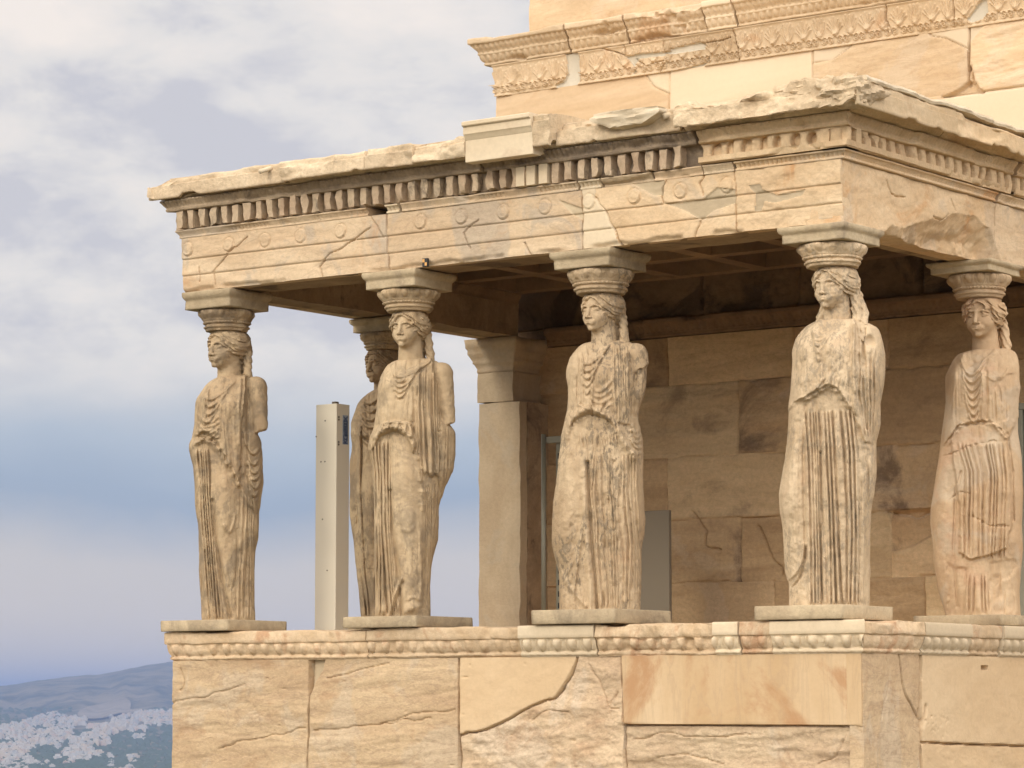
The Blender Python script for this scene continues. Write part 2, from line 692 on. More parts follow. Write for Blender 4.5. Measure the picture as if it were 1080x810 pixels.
M = {}
M['wall'] = stone('tan marble wall', patch=.45, patch_col=(.56, .455, .32), light=(.61, .445, .275), dark=(.49, .335, .20), stain=(.40, .235, .12), stain_amt=.5, stain_cut=.54, stretch=(.55, .55, 2.6), tilt=.13,
                  scale=1.1, vein=.35, vein_col=(.33, .22, .14), grain=.17, bump=.55)
M['rough'] = stone('weathered marble', (.62, .465, .305), (.49, .345, .22), patch=.5, patch_col=(.58, .475, .345), stain=(.38, .235, .13), stain_amt=.55, stain_cut=.54, stretch=(.7, .7, 1.8), tilt=.12,
                   scale=1.7, vein=.4, vein_col=(.36, .25, .16), grain=.2, bump=.7, bump_scale=38)
M['newpanel'] = stone('smooth honey marble', (.60, .44, .275), (.50, .335, .185), stain=(.40, .215, .10), stain_amt=.8, stain_cut=.50, stretch=(2.0, 2.0, .35), tilt=.5,
                      scale=.9, vein=.25, vein_col=(.38, .27, .17), grain=.05, bump=.08, stain_scale=1.3)
M['new'] = stone('new pale marble', (.64, .515, .36), (.57, .445, .30), stain=(.47, .34, .22), stain_amt=.4, stain_cut=.54, scale=1.2, grain=.09, bump=.08, stretch=(.6, .6, 1.6))
M['upper'] = stone('upper wall marble', patch=.3, patch_col=(.58, .48, .35), light=(.62, .455, .29), dark=(.53, .365, .215), stain=(.45, .25, .12), stain_amt=.5, stain_cut=.6, stretch=(.45, .45, 3.0), tilt=.12,
                   scale=1.2, vein=.25, vein_col=(.40, .25, .14), grain=.09, bump=.22)
M['arch'] = stone('architrave marble', (.63, .475, .315), (.53, .375, .235), stain=(.52, .30, .15), stain_amt=.55, stain_cut=.57, stretch=(.6, .6, 2.2), tilt=-.1,
                  scale=1.6, vein=.25, vein_col=(.30, .21, .14), grain=.12, bump=.4, patch=.55, patch_col=(.40, .335, .255))
M['cornice'] = stone('weathered cornice marble', (.64, .495, .335), (.52, .385, .25), stain=(.17, .13, .095), stain_amt=.6, stain_cut=.60, stain_scale=1.7, scale=2.0,
                     grain=.24, bump=.8, bump_scale=32)
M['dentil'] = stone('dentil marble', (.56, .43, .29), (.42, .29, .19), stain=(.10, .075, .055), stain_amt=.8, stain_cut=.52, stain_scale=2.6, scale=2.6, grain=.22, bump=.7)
M['rock'] = stone('broken grey marble', (.62, .475, .315), (.49, .36, .23), stain=(.22, .17, .12), stain_amt=.5, scale=2.6, grain=.25, bump=1.0, bump_scale=26)
M['inner'] = stone('shaded cella wall', (.66, .46, .265), (.52, .345, .19), stain=(.12, .075, .05), stain_amt=.75, stain_cut=.54, stain_scale=1.1, stretch=(.5, .5, 2.4),
                   tilt=.1, scale=1.2, vein=.10, vein_col=(.22, .14, .09), grain=.18, bump=.6, patch=.5, patch_col=(.60, .45, .29))
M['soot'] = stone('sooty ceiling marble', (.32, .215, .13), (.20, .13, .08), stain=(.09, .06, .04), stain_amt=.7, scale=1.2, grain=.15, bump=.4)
M['anta'] = stone('anta marble', (.55, .425, .285), (.46, .34, .22), stain=(.40, .27, .16), stain_amt=.4, stretch=(1.6, 1.6, .6), scale=1.6, grain=.12, bump=.35, patch=.4, patch_col=(.47, .39, .28))
M['mortar'] = stone('grey repair mortar', (.55, .43, .285), (.47, .36, .235), stain_amt=.1, grain=.08, bump=.25, scale=2)
M['statue_tan'] = stone(tint=(1.03, .985, .915), name='figure marble tan', light=(0.451, 0.353, 0.226), dark=(0.325, 0.236, 0.144), stain=(.22, .165, .105), stain_amt=.75, stain_cut=.48, stain_scale=3.2, stretch=(1.6, 1.6, .5), scale=2.2,
                        grain=.12, bump=.4, bump_scale=70, speck=.7, speck_col=(.24, .18, .11))
M['statue_warm'] = stone(tint=(1.03, .985, .915), name='figure marble warm', light=(0.528, 0.418, 0.273), dark=(0.396, 0.293, 0.178), stain=(.25, .19, .12), stain_amt=.65, stain_cut=.50, stain_scale=3.0, stretch=(1.6, 1.6, .5), scale=2.2,
                         grain=.10, bump=.32, bump_scale=70, speck=.6, speck_col=(.28, .21, .13))
M['statue_grey'] = stone(tint=(1.03, .985, .915), name='figure marble mottled', light=(0.525, 0.413, 0.275), dark=(0.387, 0.286, 0.178), stain=(.46, .29, .16), stain_amt=.35, stain_cut=.58, stain_scale=2.0, stretch=(2.2, 2.2, .45), scale=2.2,
                         grain=.15, bump=.5, bump_scale=60, speck=.85, speck_col=(.235, .18, .115), speck_scale=30)
M['statue_pale'] = stone(tint=(1.03, .985, .915), name='figure marble pale mottled', light=(0.598, 0.480, 0.330), dark=(0.451, 0.341, 0.218), stain=(.48, .32, .19), stain_amt=.45, stain_cut=.56, stain_scale=2.2, stretch=(2.2, 2.2, .4), scale=2.2,
                         grain=.15, bump=.5, bump_scale=60, speck=.62, speck_col=(.29, .23, .155), speck_scale=30)
M['statue_rosy'] = stone(tint=(1.03, .985, .915), name='figure marble rosy', light=(0.537, 0.409, 0.268), dark=(0.420, 0.293, 0.178), stain=(.53, .335, .205), stain_amt=.5, stain_cut=.52, stain_scale=2.4, stretch=(1.8, 1.8, .5), scale=2.2,
                         grain=.10, bump=.3, bump_scale=70, patch=.4, patch_col=(.50, .42, .31))
M['plinth'] = stone('plinth stone', (.49, .38, .245), (.40, .30, .19), stain=(.24, .185, .12), stain_amt=.6, stain_cut=.5, grain=.18, bump=.6, scale=3.2)
M['post'] = plain('beige painted steel', (.64, .57, .43), .55, 0, .03, 3)
M['post_dark'] = plain('screw hole steel', (.10, .075, .05), .7)
M['decal_blue'] = plain('dark blue lettering', (.035, .06, .12), .6)
M['decal_grey'] = plain('grey label foil', (.30, .33, .36), .5)
M['steel'] = plain('galvanised steel', (.26, .24, .17), .5, .25, .06, 12)
M['slot'] = plain('dark slot', (.02, .02, .018), .8)
M['panel'] = plain('grey beige board', (.185, .15, .10), .75, 0, .04, 2)
M['black'] = plain('black print', (.02, .02, .02), .6)
M['orange'] = plain('orange print', (.62, .33, .10), .6)

# ------------------------------------------------------------------ caryatids
def lathe_mesh(center, prof, n, disp=None):
    """prof: list of (r, z); disp(theta, s, r, z) -> radial offset"""
    prof = np.asarray(prof, float)
    th = np.linspace(0, 2 * math.pi, n, endpoint=False)
    T, Sx = np.meshgrid(th, np.arange(len(prof)), indexing='xy')
    Rr = prof[Sx, 0].copy()
    Z = prof[Sx, 1]
    if disp is not None:
        Rr = Rr + disp(T, Sx, Rr, Z)
    V = np.stack([center[0] + Rr * np.cos(T), center[1] + Rr * np.sin(T), center[2] + Z], -1).reshape(-1, 3)
    m = len(prof)
    Fc = []
    for s in range(m - 1):
        a = s * n + np.arange(n)
        b = s * n + (np.arange(n) + 1) % n
        Fc.append(np.stack([a, b, b + n, a + n], 1))
    Fc = np.concatenate(Fc)
    V = np.concatenate([V, [[center[0], center[1], center[2] + prof[0, 1]], [center[0], center[1], center[2] + prof[-1, 1]]]])
    lst = Fc.tolist()
    k0, k1 = len(V) - 2, len(V) - 1
    for i in range(n):
        lst.append([k0, (i + 1) % n, i])
        lst.append([k1, (m - 1) * n + i, (m - 1) * n + (i + 1) % n])
    return V, lst


def dense(prof, k):
    prof = np.asarray(prof, float)
    out = []
    for a, b in zip(prof[:-1], prof[1:]):
        for t in np.arange(k) / k:
            out.append(a + (b - a) * t)
    out.append(prof[-1])
    return np.array(out)


def square_stack(c, levels, sub=14, rough=.004, seed=0, chip=0.0):
    """square slab from (half size, z) levels, edges worn by noise"""
    lv = np.asarray(levels, float)
    t = np.linspace(-1, 1, sub, endpoint=False)
    ring = np.concatenate([np.stack([t, -np.ones(sub)], 1), np.stack([np.ones(sub), t], 1),
                           np.stack([-t, np.ones(sub)], 1), np.stack([-np.ones(sub), -t], 1)])
    n = len(ring)
    V = []
    for h, z in lv:
        P = np.stack([c[0] + ring[:, 0] * h, c[1] + ring[:, 1] * h, np.full(n, c[2] + z)], 1)
        V.append(P)
    V = np.concatenate(V)
    nz = fbm(V[:, 0] * 9, V[:, 1] * 9, V[:, 2] * 9, 3, seed)
    d = V[:, :2] - np.array(c[:2])[None]
    ln = np.maximum(np.linalg.norm(d, axis=1, keepdims=True), 1e-6)
    k = rough * nz
    if chip:
        k = k - chip * sstep(.25, .8, fbm(V[:, 0] * 4, V[:, 1] * 4, V[:, 2] * 5, 3, seed + 9))
    V[:, :2] += d / ln * k[:, None]
    Fc = []
    for s in range(len(lv) - 1):
        for i in range(n):
            a, b = s * n + i, s * n + (i + 1) % n
            Fc.append([a, b, b + n, a + n])
    Fc.append(list(range(n))[::-1])
    Fc.append([(len(lv) - 1) * n + i for i in range(n)])
    return V, Fc


def head_sdf(erode, seed, locks):
    """head in its own frame: l to the figure's left, f forward, z up from the chin (metres of a real head)"""
    def f(P):
        l, fo, z = P
        al = np.abs(l)
        Q = [al, fo, z]
        d = ell(P, (0, -.012, .150), (.073, .093, .083))
        d = smin(d, ell(P, (0, .022, .088), (.0605, .070, .082)), .03)
        d = smin(d, ell(P, (0, .042, .038), (.036, .045, .037)), .024)
        d = smin(d, ell(Q, (.034, .052, .074), (.024, .030, .030)), .02)           # cheeks
        d = smin(d, ell(P, (0, .079, .012), (.015, .013, .014)), .014)              # chin
        k = 1 - erode
        # eye sockets, lids and balls
        d = smax(d, -ell(Q, (.030, .1065, .1165), (.0205, .019, .0125)), .010)
        ball = ell(Q, (.0290, .0735, .1150), (.0175, .0145, .0110))
        d = smin(d, ball, .002 + .01 * erode)
        if k > .6:
            for sgn in (-1, 1):
                d = smin(d, cap(P, (sgn * .0145, .0850, .1165), (sgn * .0290, .0890, .1235), .0024), .004)
                d = smin(d, cap(P, (sgn * .0290, .0890, .1235), (sgn * .0450, .0770, .1160), .0024), .004)
                d = smin(d, cap(P, (sgn * .0155, .0835, .1125), (sgn * .0290, .0865, .1065), .0018), .004)
                d = smin(d, cap(P, (sgn * .0290, .0865, .1065), (sgn * .0440, .0770, .1130), .0018), .004)
        # brows running into a straight nose
        for sgn in (-1, 1):
            d = smin(d, cap(P, (sgn * .006, .0930, .1330), (sgn * .030, .0900, .1385), .0050, .0042), .010)
            d = smin(d, cap(P, (sgn * .030, .0900, .1385), (sgn * .050, .0720, .1300), .0042, .003), .010)
        tip = (0, .1120 - .016 * erode, .0755)
        d = smin(d, cap(P, (0, .0905, .1400), tip, .0078, .0092), .010)
        d = smin(d, ell(Q, (.0125, .0975, .0715), (.0072, .0090, .0066)), .005)
        # mouth
        d = smin(d, ell(P, (0, .0870 - .006 * (erode > .6), .0455), (.030, .013, .018)), .012)
        if erode < .6:
            d = smin(d, cap(Q, (.0, .0990, .0500), (.0145, .0920, .0482), .0044, .0026), .003)
            d = smin(d, cap(Q, (.0, .0975, .0410), (.0120, .0925, .0435), .0054, .0030), .004)
        if k > .3:
            d = smax(d, -cap(Q, (.0, .1040, .0457), (.0160, .0955, .0462), .0020, .0012), .0025)
            d = smax(d, -ell(P, (0, .1010, .0275), (.016, .009, .0065)), .007)
        if erode > .6:
            d = smax(d, fo - .103 + .12 * np.abs(z - .08), .015)
        # neck
        nk = cap(P, (0, -.018, .05), (0, -.026, -.13), .0545, .0680)
        d = smin(d, nk, .018)
        # hair: a thick cap of waved strands combed from the parting to the sides
        hs = ell(P, (0, -.018, .142), (.098, .113, .100))
        hs = smin(hs, ell(P, (0, -.10, .085), (.058, .040, .060)), .03)
        # opening for the face: pointed arch
        op = np.sqrt((al / .0625) ** 2 + (np.clip(z - .085, 0, 1) / .088) ** 2 * 1.0 + (np.clip(.085 - z, 0, 1) / .2) ** 2) - 1
        op = op + .16 * sstep(.0, .05, .05 - al) * -1 * sstep(.12, .17, z) * .6
        opd = op * .060
        opening = np.maximum(opd, .012 - fo)
        lower = .072 - z                                                             # hair ends below the ear
        behind = np.where(fo < -.03, -.05, lower)
        hs = smax(hs, -opening, .012)
        hs = smax(hs, behind, .012)
        wav = np.cos(opd / .0155 * 2 * math.pi * .5 + 1.5 * np.sin(z * 95 + 3 * l / .05) + 2.0 * fbm(l * 22, fo * 22, z * 22, 2, seed))
        hs = hs - (.0052 * wav + .003 * np.cos(opd / .0075 * math.pi + 2.2 * np.sin(z * 130 + al * 60))) * (1 - .6 * erode)
        d = smin(d, hs, .004)
        # plaited tail at the nape
        t = np.clip((.10 - z) / .26, 0, 1)
        tail = cap(P, (0, -.098, .10), (0, -.105, -.15), .047, .040)
        tail = tail - .0045 * np.cos(z / .024 * math.pi + 34 * al) * (1 - .5 * erode)
        d = smin(d, tail, .008)
        # long locks falling in front of the shoulders
        if locks:
            for sgn, lx, lf, lz in locks:
                back = -.052 if lf > 0 else -.082
                a, b, c = (sgn * .066, back, .085), (sgn * (.5 * lx + .038), back + .012, -.03), (sgn * lx, lf, lz)
                lk = np.minimum(cap(P, a, b, .019, .022), cap(P, b, c, .022, .016))
                lk = lk - .0022 * np.cos(z / .021 * math.pi + 26 * (sgn * l - .09) / .1 + 2 * fbm(z * 18, l * 18, None, 2, seed)) + .002 * fbm(l * 50, fo * 50, z * 30, 2, seed + 8)
                d = smin(d, lk, .006)
        n = fbm(l * 55, fo * 55, z * 55, 3, seed)
        d = d + n * (.0005 + .0022 * erode)
        if erode > .45:
            d = d + .003 * sstep(.1, .9, fbm(l * 14, fo * 14, z * 14, 3, seed + 3))
        return d
    return f


def bezpts(p0, p1, p2, n=9):
    t = np.linspace(0, 1, n)[:, None]
    p0, p1, p2 = (np.asarray(p, float) for p in (p0, p1, p2))
    pm = 2 * p1 - .5 * (p0 + p2)
    return (1 - t) ** 2 * p0 + 2 * t * (1 - t) * pm + t ** 2 * p2


CARY = []


def caryatid(name_label, X, Y, sil, cfg, paint, mat):
    Pz = np.linspace(-.2, 2.8, 61)
    pr = [project((X, Y, z)) for z in Pz]
    vs = np.array([q[1] for q in pr])
    us = np.array([q[0] for q in pr])
    dep = float(np.mean([q[2] for q in pr]))
    mpp = dep / F_PX

    def v2z(v):
        return np.interp(-np.asarray(v, float), -vs[::1], Pz) if vs[0] < vs[-1] else np.interp(-np.asarray(v, float), -vs, Pz)

    def z2v(z):
        return np.interp(z, Pz, vs)

    def p2u(px, v):
        return (np.asarray(px, float) - np.interp(v2z(v), Pz, us)) * mpp
    d2 = np.array([X - CAM[0], Y - CAM[1]])
    d2 /= np.linalg.norm(d2)
    ur = np.array([d2[1], -d2[0], 0.0])
    wt = np.array([-d2[0], -d2[1], 0.0])

    def world_pts(V):
        return np.array([X, Y, 0.0])[None] + V[:, :1] * ur[None] + V[:, 1:2] * wt[None] + np.array([[0, 0, 1.0]]) * V[:, 2:3]

    root = thing('caryatid_statue', name_label, 'statue', (X, Y, 0), 'caryatid statues holding up the porch roof')
    vb, vt = cfg['base'], cfg['top']
    zb, zt = float(v2z(vb)), float(v2z(vt))
    L = np.array(sil['L'], float)
    Rr = np.array(sil['R'], float)
    zs = np.linspace(zb - .02, zt + .02, 240)
    vv = z2v(zs)
    lo_px = np.interp(vv, L[:, 1], L[:, 0])
    hi_px = np.interp(vv, Rr[:, 1], Rr[:, 0])
    ul, uh = p2u(lo_px, vv), p2u(hi_px, vv)
    ker = np.ones(5) / 5
    ul = np.convolve(np.pad(ul, 2, 'edge'), ker, 'valid')
    uh = np.convolve(np.pad(uh, 2, 'edge'), ker, 'valid')
    a = np.maximum((uh - ul) / 2, .03)
    uc = (uh + ul) / 2
    hn = (zs - zb) / (zt - zb)
    b = np.interp(hn, [0, .1, .35, .55, .66, .78, .88, .94, 1.0], [.185, .185, .20, .20, .175, .185, .165, .12, .085]) * cfg.get('deep', 1.0)
    wc = np.interp(hn, [0, .3, .6, .8, 1.0], [.0, .01, .0, .015, -.005])

    # relief in photo pixels
    x0, x1 = L[:, 0].min() - 6, max(Rr[:, 0].max(), cfg.get('xmax', 0)) + 6
    Rf = Relief(x0, x1, vt - 6, vb + 6, .33)
    Rf.sc = 1.0
    paint(Rf)
    er = cfg.get('erode', .3)
    Rf.D += (.0035 + .005 * er) * fbm(Rf.X / 7.0, Rf.Y / 9.0, oct=4, seed=cfg['seed'])
    Rf.D -= (.012 * er) * sstep(.25, .75, fbm(Rf.X / 11.0, Rf.Y / 16.0, oct=4, seed=cfg['seed'] + 40))
    # fine crinkles of the thin cloth
    wob = 1.6 * fbm(Rf.X / 40, Rf.Y / 70, oct=2, seed=cfg['seed'] + 60)
    cr_ = fbm((Rf.X + wob) / 2.7, Rf.Y / 60.0, oct=3, seed=cfg['seed'] + 61)
    sm = np.ones_like(Rf.X)
    for cx_, cy_, rx_, ry_ in cfg.get('smooth', []):
        sm *= 1 - .85 * np.exp(-(((Rf.X - cx_) / rx_) ** 2 + ((Rf.Y - cy_) / ry_) ** 2) ** 2)
    Rf.D += (sm * (.5 - np.abs(cr_)) * cfg.get('crinkle', .012) * (.35 + .65 * sstep(-.3, .3, fbm(Rf.X / 22, Rf.Y / 45, oct=2, seed=cfg['seed'] + 62)))).astype(np.float32)
    # keep the relief smooth at the sampling grid
    for axis in (0, 1):
        pad = [(2, 2), (0, 0)] if axis == 0 else [(0, 0), (2, 2)]
        Dp = np.pad(Rf.D, pad, 'edge')
        n_ = Rf.D.shape[axis]
        Rf.D = sum(wt_ * np.take(Dp, np.arange(n_) + k, axis) for k, wt_ in enumerate((.06, .2, .48, .2, .06)))
    arms = [(p2u(q[0], q[1]), q[2], v2z(q[1]), q[3] * mpp, p2u(q[4], q[5]), q[6], v2z(q[5]), q[7] * mpp) for q in cfg.get('arms', [])]
    holes = [(float(p2u(q[0], q[1])), q[2], float(v2z(q[1])), q[3] * mpp) for q in cfg.get('holes', [])]

    def f(P):
        u, w, z = P
        A = np.interp(z, zs, a).astype(np.float32)
        B = np.interp(z, zs, b).astype(np.float32)
        Uc = np.interp(z, zs, uc).astype(np.float32)
        Wc = np.interp(z, zs, wc).astype(np.float32)
        du, dw = u - Uc, w - Wc
        k0 = np.sqrt((du / A) ** 2 + (dw / B) ** 2) + 1e-6
        k1 = np.sqrt((du / A ** 2) ** 2 + (dw / B ** 2) ** 2) + 1e-6
        d = k0 * (k0 - 1) / k1
        v = np.interp(z, Pz, vs)
        ax = np.interp(z, Pz, us)
        D = Rf.sample(u / mpp + ax, v)
        side = np.where(dw > -.02, 1.0, .6) * (1 - .8 * sstep(.72, 1.0, np.abs(du) / A))
        d = d - D * side
        d = smax(d, z - zt, .05)
        d = np.maximum(d, zb - .015 - z)
        for q in arms:
            aa = cap(P, (q[0], q[1], q[2]), (q[4], q[5], q[6]), q[3], q[7])
            aa = aa + .003 * fbm(u * 25, w * 25, z * 25, 3, 5)
            zc = min(q[2], q[6])
            aa = smax(aa, (zc - .0 - z) + .4 * (u - q[4]) + .012 * fbm(u * 30, w * 30, z * 5, 2, 8), .012)
            tr = cap(P, (q[0] - .13, q[1] - .03, q[2] + .060), (q[0] - .008, q[1] - .01, q[2] + .004), .040, q[3] * .86)
            d = smin(d, smin(aa, tr, .03), .014)
        for q in holes:
            d = smax(d, -(np.sqrt((u - q[0]) ** 2 + (w - q[1]) ** 2 + (z - q[2]) ** 2) - q[3]), .012)
        return d
    umin, umax = min(ul.min(), -.1) - .06, uh.max() + .06
    for q in arms:
        umax = max(umax, q[0] + q[3] + .03, q[4] + q[7] + .03)
    V, Q = sdf_mesh(f, (umin, -.32, zb - .03), (umax, .32, zt + .05), .0048, slack=.06)
    fig_v, fig_q = world_pts(V), Q

    # head
    phi = math.atan2(-d2[0], d2[1]) + math.radians(cfg.get('turn', 0))
    zc_, zh_ = float(v2z(cfg['chin'])), float(v2z(cfg['hair']))
    HS = (zh_ - zc_) / .236
    hu = float(p2u(cfg['headx'], (cfg['chin'] + cfg['hair']) / 2))
    V, Q = sdf_mesh(head_sdf(cfg.get('face_erode', 0.2), cfg['seed'], cfg.get('locks')), (-.15, -.175, -.24), (.15, .14, .262), .0026, slack=.012)
    V[:, 2] = np.minimum(V[:, 2], .238 + .010 * np.clip((V[:, 2] - .238) / .02, 0, 1))
    til = cfg.get('tilt', 0.0)
    V = np.stack([V[:, 0] * 1.17, V[:, 1] * 1.17 - til * V[:, 2], V[:, 2]], 1) * HS
    fu, fw = -math.sin(phi), math.cos(phi)
    lu, lw = math.cos(phi), math.sin(phi)
    W = np.stack([hu + V[:, 0] * lu + V[:, 1] * fu, cfg.get('headw', .015) + V[:, 0] * lw + V[:, 1] * fw, V[:, 2] + zc_], 1)
    hv = world_pts(W)
    if cfg.get('mesh_head', True):
        fig_q = np.concatenate([fig_q, Q + len(fig_v)])
        fig_v = np.concatenate([fig_v, hv])
    mesh_object('figure', fig_v, fig_q, mat, root)

    # capital: round cushion with eggs, under a square abacus
    za = 2.615
    z_ab = float(v2z(cfg['abacus_v']))
    z_hair = zh_ - .012
    hc = float(p2u(cfg.get('capx', cfg['headx']), cfg['hair']))
    cc = world_pts(np.array([[hc * .5, .0, 0.0]]))[0]
    Hc = z_ab - z_hair
    prof = dense([(.150, -.14), (.158, 0), (.168, .03), (.170, .11), (.160, .15), (.159, .21), (.172, .25), (.177, .31), (.172, .36), (.177, .40),
                  (.190, .56), (.202, .72), (.206, .88), (.198, .97), (.16, 1.0)], 4)
    prof[:, 0] *= cfg.get('caps', 1.0) * 1.10
    pz = prof[:, 1].copy()
    prof[:, 1] *= Hc
    ce = cfg.get('cap_erode', .2)

    def eggs(T, S, Rw, Z):
        zn = Z / Hc
        ph = (T * 15 / (2 * math.pi)) % 1.0 - .5
        m = sstep(.40, .52, zn) * (1 - sstep(.93, 1.0, zn))
        egg = np.sqrt(np.clip(1 - (ph / .30) ** 2 - ((zn - .74) / .26) ** 2, 0, 1)) * .024
        rim = np.exp(-((np.sqrt((ph / .40) ** 2 + ((zn - .76) / .36) ** 2) - 1) / .10) ** 2) * .010 * (zn < .95)
        bead = .005 * np.cos(T * 44) * np.exp(-((zn - .30) / .05) ** 2)
        nz = fbm(np.cos(T) * 3.2, np.sin(T) * 3.2, Z * 16, 4, cfg['seed'] + 3)
        return (m * (egg + rim - .006) + bead) * (1 - ce) + nz * (.003 + .013 * ce)
    V, Fc = lathe_mesh((cc[0], cc[1], z_hair), prof, 240, eggs)
    mesh_object('capital', V, Fc, mat, root)
    ha = cfg.get('ab', .262)
    hz = za - z_ab
    lv = [(ha * .80, 0.0), (ha * .905, .001), (ha * .905, .10), (ha * .903, .22), (ha * .906, .34), (ha * .904, .42), (ha * .905, .50), (ha * .93, .56), (ha * .965, .63), (ha * .99, .72), (ha * 1.0, .80),
          (ha * 1.0, .90), (ha * .99, .985), (ha * .96, 1.0)]
    acx, acy = (X + cfg.get('abdx', 0), Y)
    V, Fc = square_stack((acx, acy, z_ab), [(h_, z_ * hz) for h_, z_ in lv], 26, .003, cfg['seed'], cfg.get('chip', .006))
    mesh_object('abacus', V, Fc, M['abacus'], root)
    # plinth
    hp = cfg.get('pl', .35)
    z0 = .004
    V, Fc = square_stack((X + cfg.get('pldx', 0), Y, z0), [(hp - .004, 0), (hp, .006), (hp, .03), (hp, zb - z0 - .006), (hp - .005, zb - z0)], 30, .003, cfg['seed'] + 1, .004)
    mesh_object('plinth', V, Fc, M['plinth'], root)
    CARY.append(root)
    return root


M['abacus'] = stone('abacus marble', (.51, .40, .26), (.41, .31, .195), stain=(.25, .19, .125), stain_amt=.6, stain_cut=.5, grain=.17, bump=.55, scale=3.0)


# ---- painted drapery, one function for each figure, in photo pixels
def vfold(R, pts, w, h, **kw):
    kw.setdefault('jag', .35)
    """a rounded fold with a drill groove along its right side"""
    R.ridge(pts, w, h, **kw)
    R.ridge([(x + w * 1.5, y) for x, y in pts], w * .55, -h * .9, **kw)


def nested(R, l0, l1, r0, r1, sag0, sag1, n, w, h, **kw):
    """n hanging folds between two edges; sag in pixels"""
    for i in range(n):
        t = i / max(1, n - 1)
        a = np.array(l0) * (1 - t) + np.array(l1) * t
        b = np.array(r0) * (1 - t) + np.array(r1) * t
        s = (sag0 * (1 - t) + sag1 * t) * RNG.uniform(.8, 1.2)
        kw = dict(jag=.5, seed=int(RNG.integers(1e6)))
        a, b = a + RNG.normal(0, .6, 2), b + RNG.normal(0, .6, 2)
        m = (a + b) / 2 + np.array([0, s])
        R.curve(a, m, b, w, h, taper=.1, **kw)
        R.curve(a + (0, w * 1.4), m + (0, w * 1.5), b + (0, w * 1.4), w * .55, -h * .6, taper=.1, **kw)


def ruffle(R, pts, w, h, n, seed=0):
    """scalloped hem along a line: rounded lumps with gaps"""
    p = np.array(pts, float)
    s = np.concatenate([[0], np.cumsum(np.hypot(*np.diff(p, axis=0).T))])
    R.ridge(pts, w, h, jag=w * .3, seed=seed)
    for i in range(n):
        q = (i + .5 + RNG.uniform(-.15, .15)) / n * s[-1]
        x, y = np.interp(q, s, p[:, 0]), np.interp(q, s, p[:, 1])
        R.bulge((x, y + RNG.uniform(-1.2, 1.2)), (s[-1] / n * RNG.uniform(.25, .5), w * RNG.uniform(.6, 1.0)), h * RNG.uniform(.3, .8))
        q = i / n * s[-1]
        x, y = np.interp(q, s, p[:, 0]), np.interp(q, s, p[:, 1])
        R.ridge([(x - RNG.uniform(0, 1.5), y - w), (x + RNG.uniform(0, 1.5), y + w * 1.3)], .8, -h * RNG.uniform(.2, .7))


def paint_c1(R):
    R.bulge((212, 428), (8, 12), .02)
    R.bulge((243, 432), (11, 13), .045)
    # skirt
    R.folds([(200, 474), (205, 520), (209, 580), (213, 655)], [(223, 474), (224, 520), (229, 590), (236, 655)], 6.08, .042, seed=1, wob=.25)
    R.bulge((236, 520), (11, 42), .05)
    R.bulge((236, 552), (8, 14), .025)
    R.bulge((240, 610), (10, 40), .03)
    R.folds([(250, 520), (250, 560), (250, 655)], [(270, 520), (268, 560), (270, 655)], 4.73, .018, seed=2)
    R.curve((236, 556), (243, 562), (248, 545), 1.6, .015)
    R.ridge([(224, 530), (228, 570), (236, 620), (243, 652)], 2.0, -.035)
    R.ridge([(250, 560), (251, 590), (247, 620)], 1.4, -.015)
    # girdle pouch and the ruffled hem of the overfold
    R.poly([(198, 472), (204, 463), (214, 458), (226, 464), (234, 478), (244, 496), (252, 514), (256, 440), (262, 380), (205, 380), (195, 420), (194, 450)], .050, 1.5, .8, 6, 3)
    ruffle(R, [(199, 477), (204, 470), (213, 466), (224, 469), (232, 479), (240, 491), (246, 502), (251, 513)], 2.6, .030, 11, 1)
    nested(R, (204, 455), (203, 463), (228, 452), (232, 464), 4, 2, 3, 1.6, .014)
    # bodice
    for i in range(4):
        R.curve((221 - i * 1.5, 404 + i * 5), (222 - i, 424 + i * 8), (250 - i * 4, 402 + i * 5), 1.7, .017, taper=.08)
        R.curve((220 - i * 1.5, 407 + i * 5), (222 - i, 427 + i * 8), (248 - i * 4, 406 + i * 5), 1.1, -.013, taper=.08)
    nested(R, (207, 434), (208, 452), (232, 440), (230, 458), 10, 7, 4, 1.8, .016)
    R.folds([(232, 440), (236, 500)], [(256, 440), (254, 508)], 5.40, .012, seed=5)
    vfold(R, [(259, 395), (258, 420), (257, 440), (257, 500)], 2.6, .026)
    vfold(R, [(254, 402), (252, 430), (252, 470)], 1.8, .014)
    # cape hanging behind the arm
    R.poly([(257, 458), (262, 520), (270, 541), (276, 535), (278, 505), (277, 455)], .03, 1.5, .6, 5, 9)
    nested(R, (258, 465), (262, 515), (278, 462), (277, 505), 18, 14, 6, 1.7, .022)
    R.ridge([(252, 512), (260, 528), (270, 541)], 2.0, .018, jag=.8)


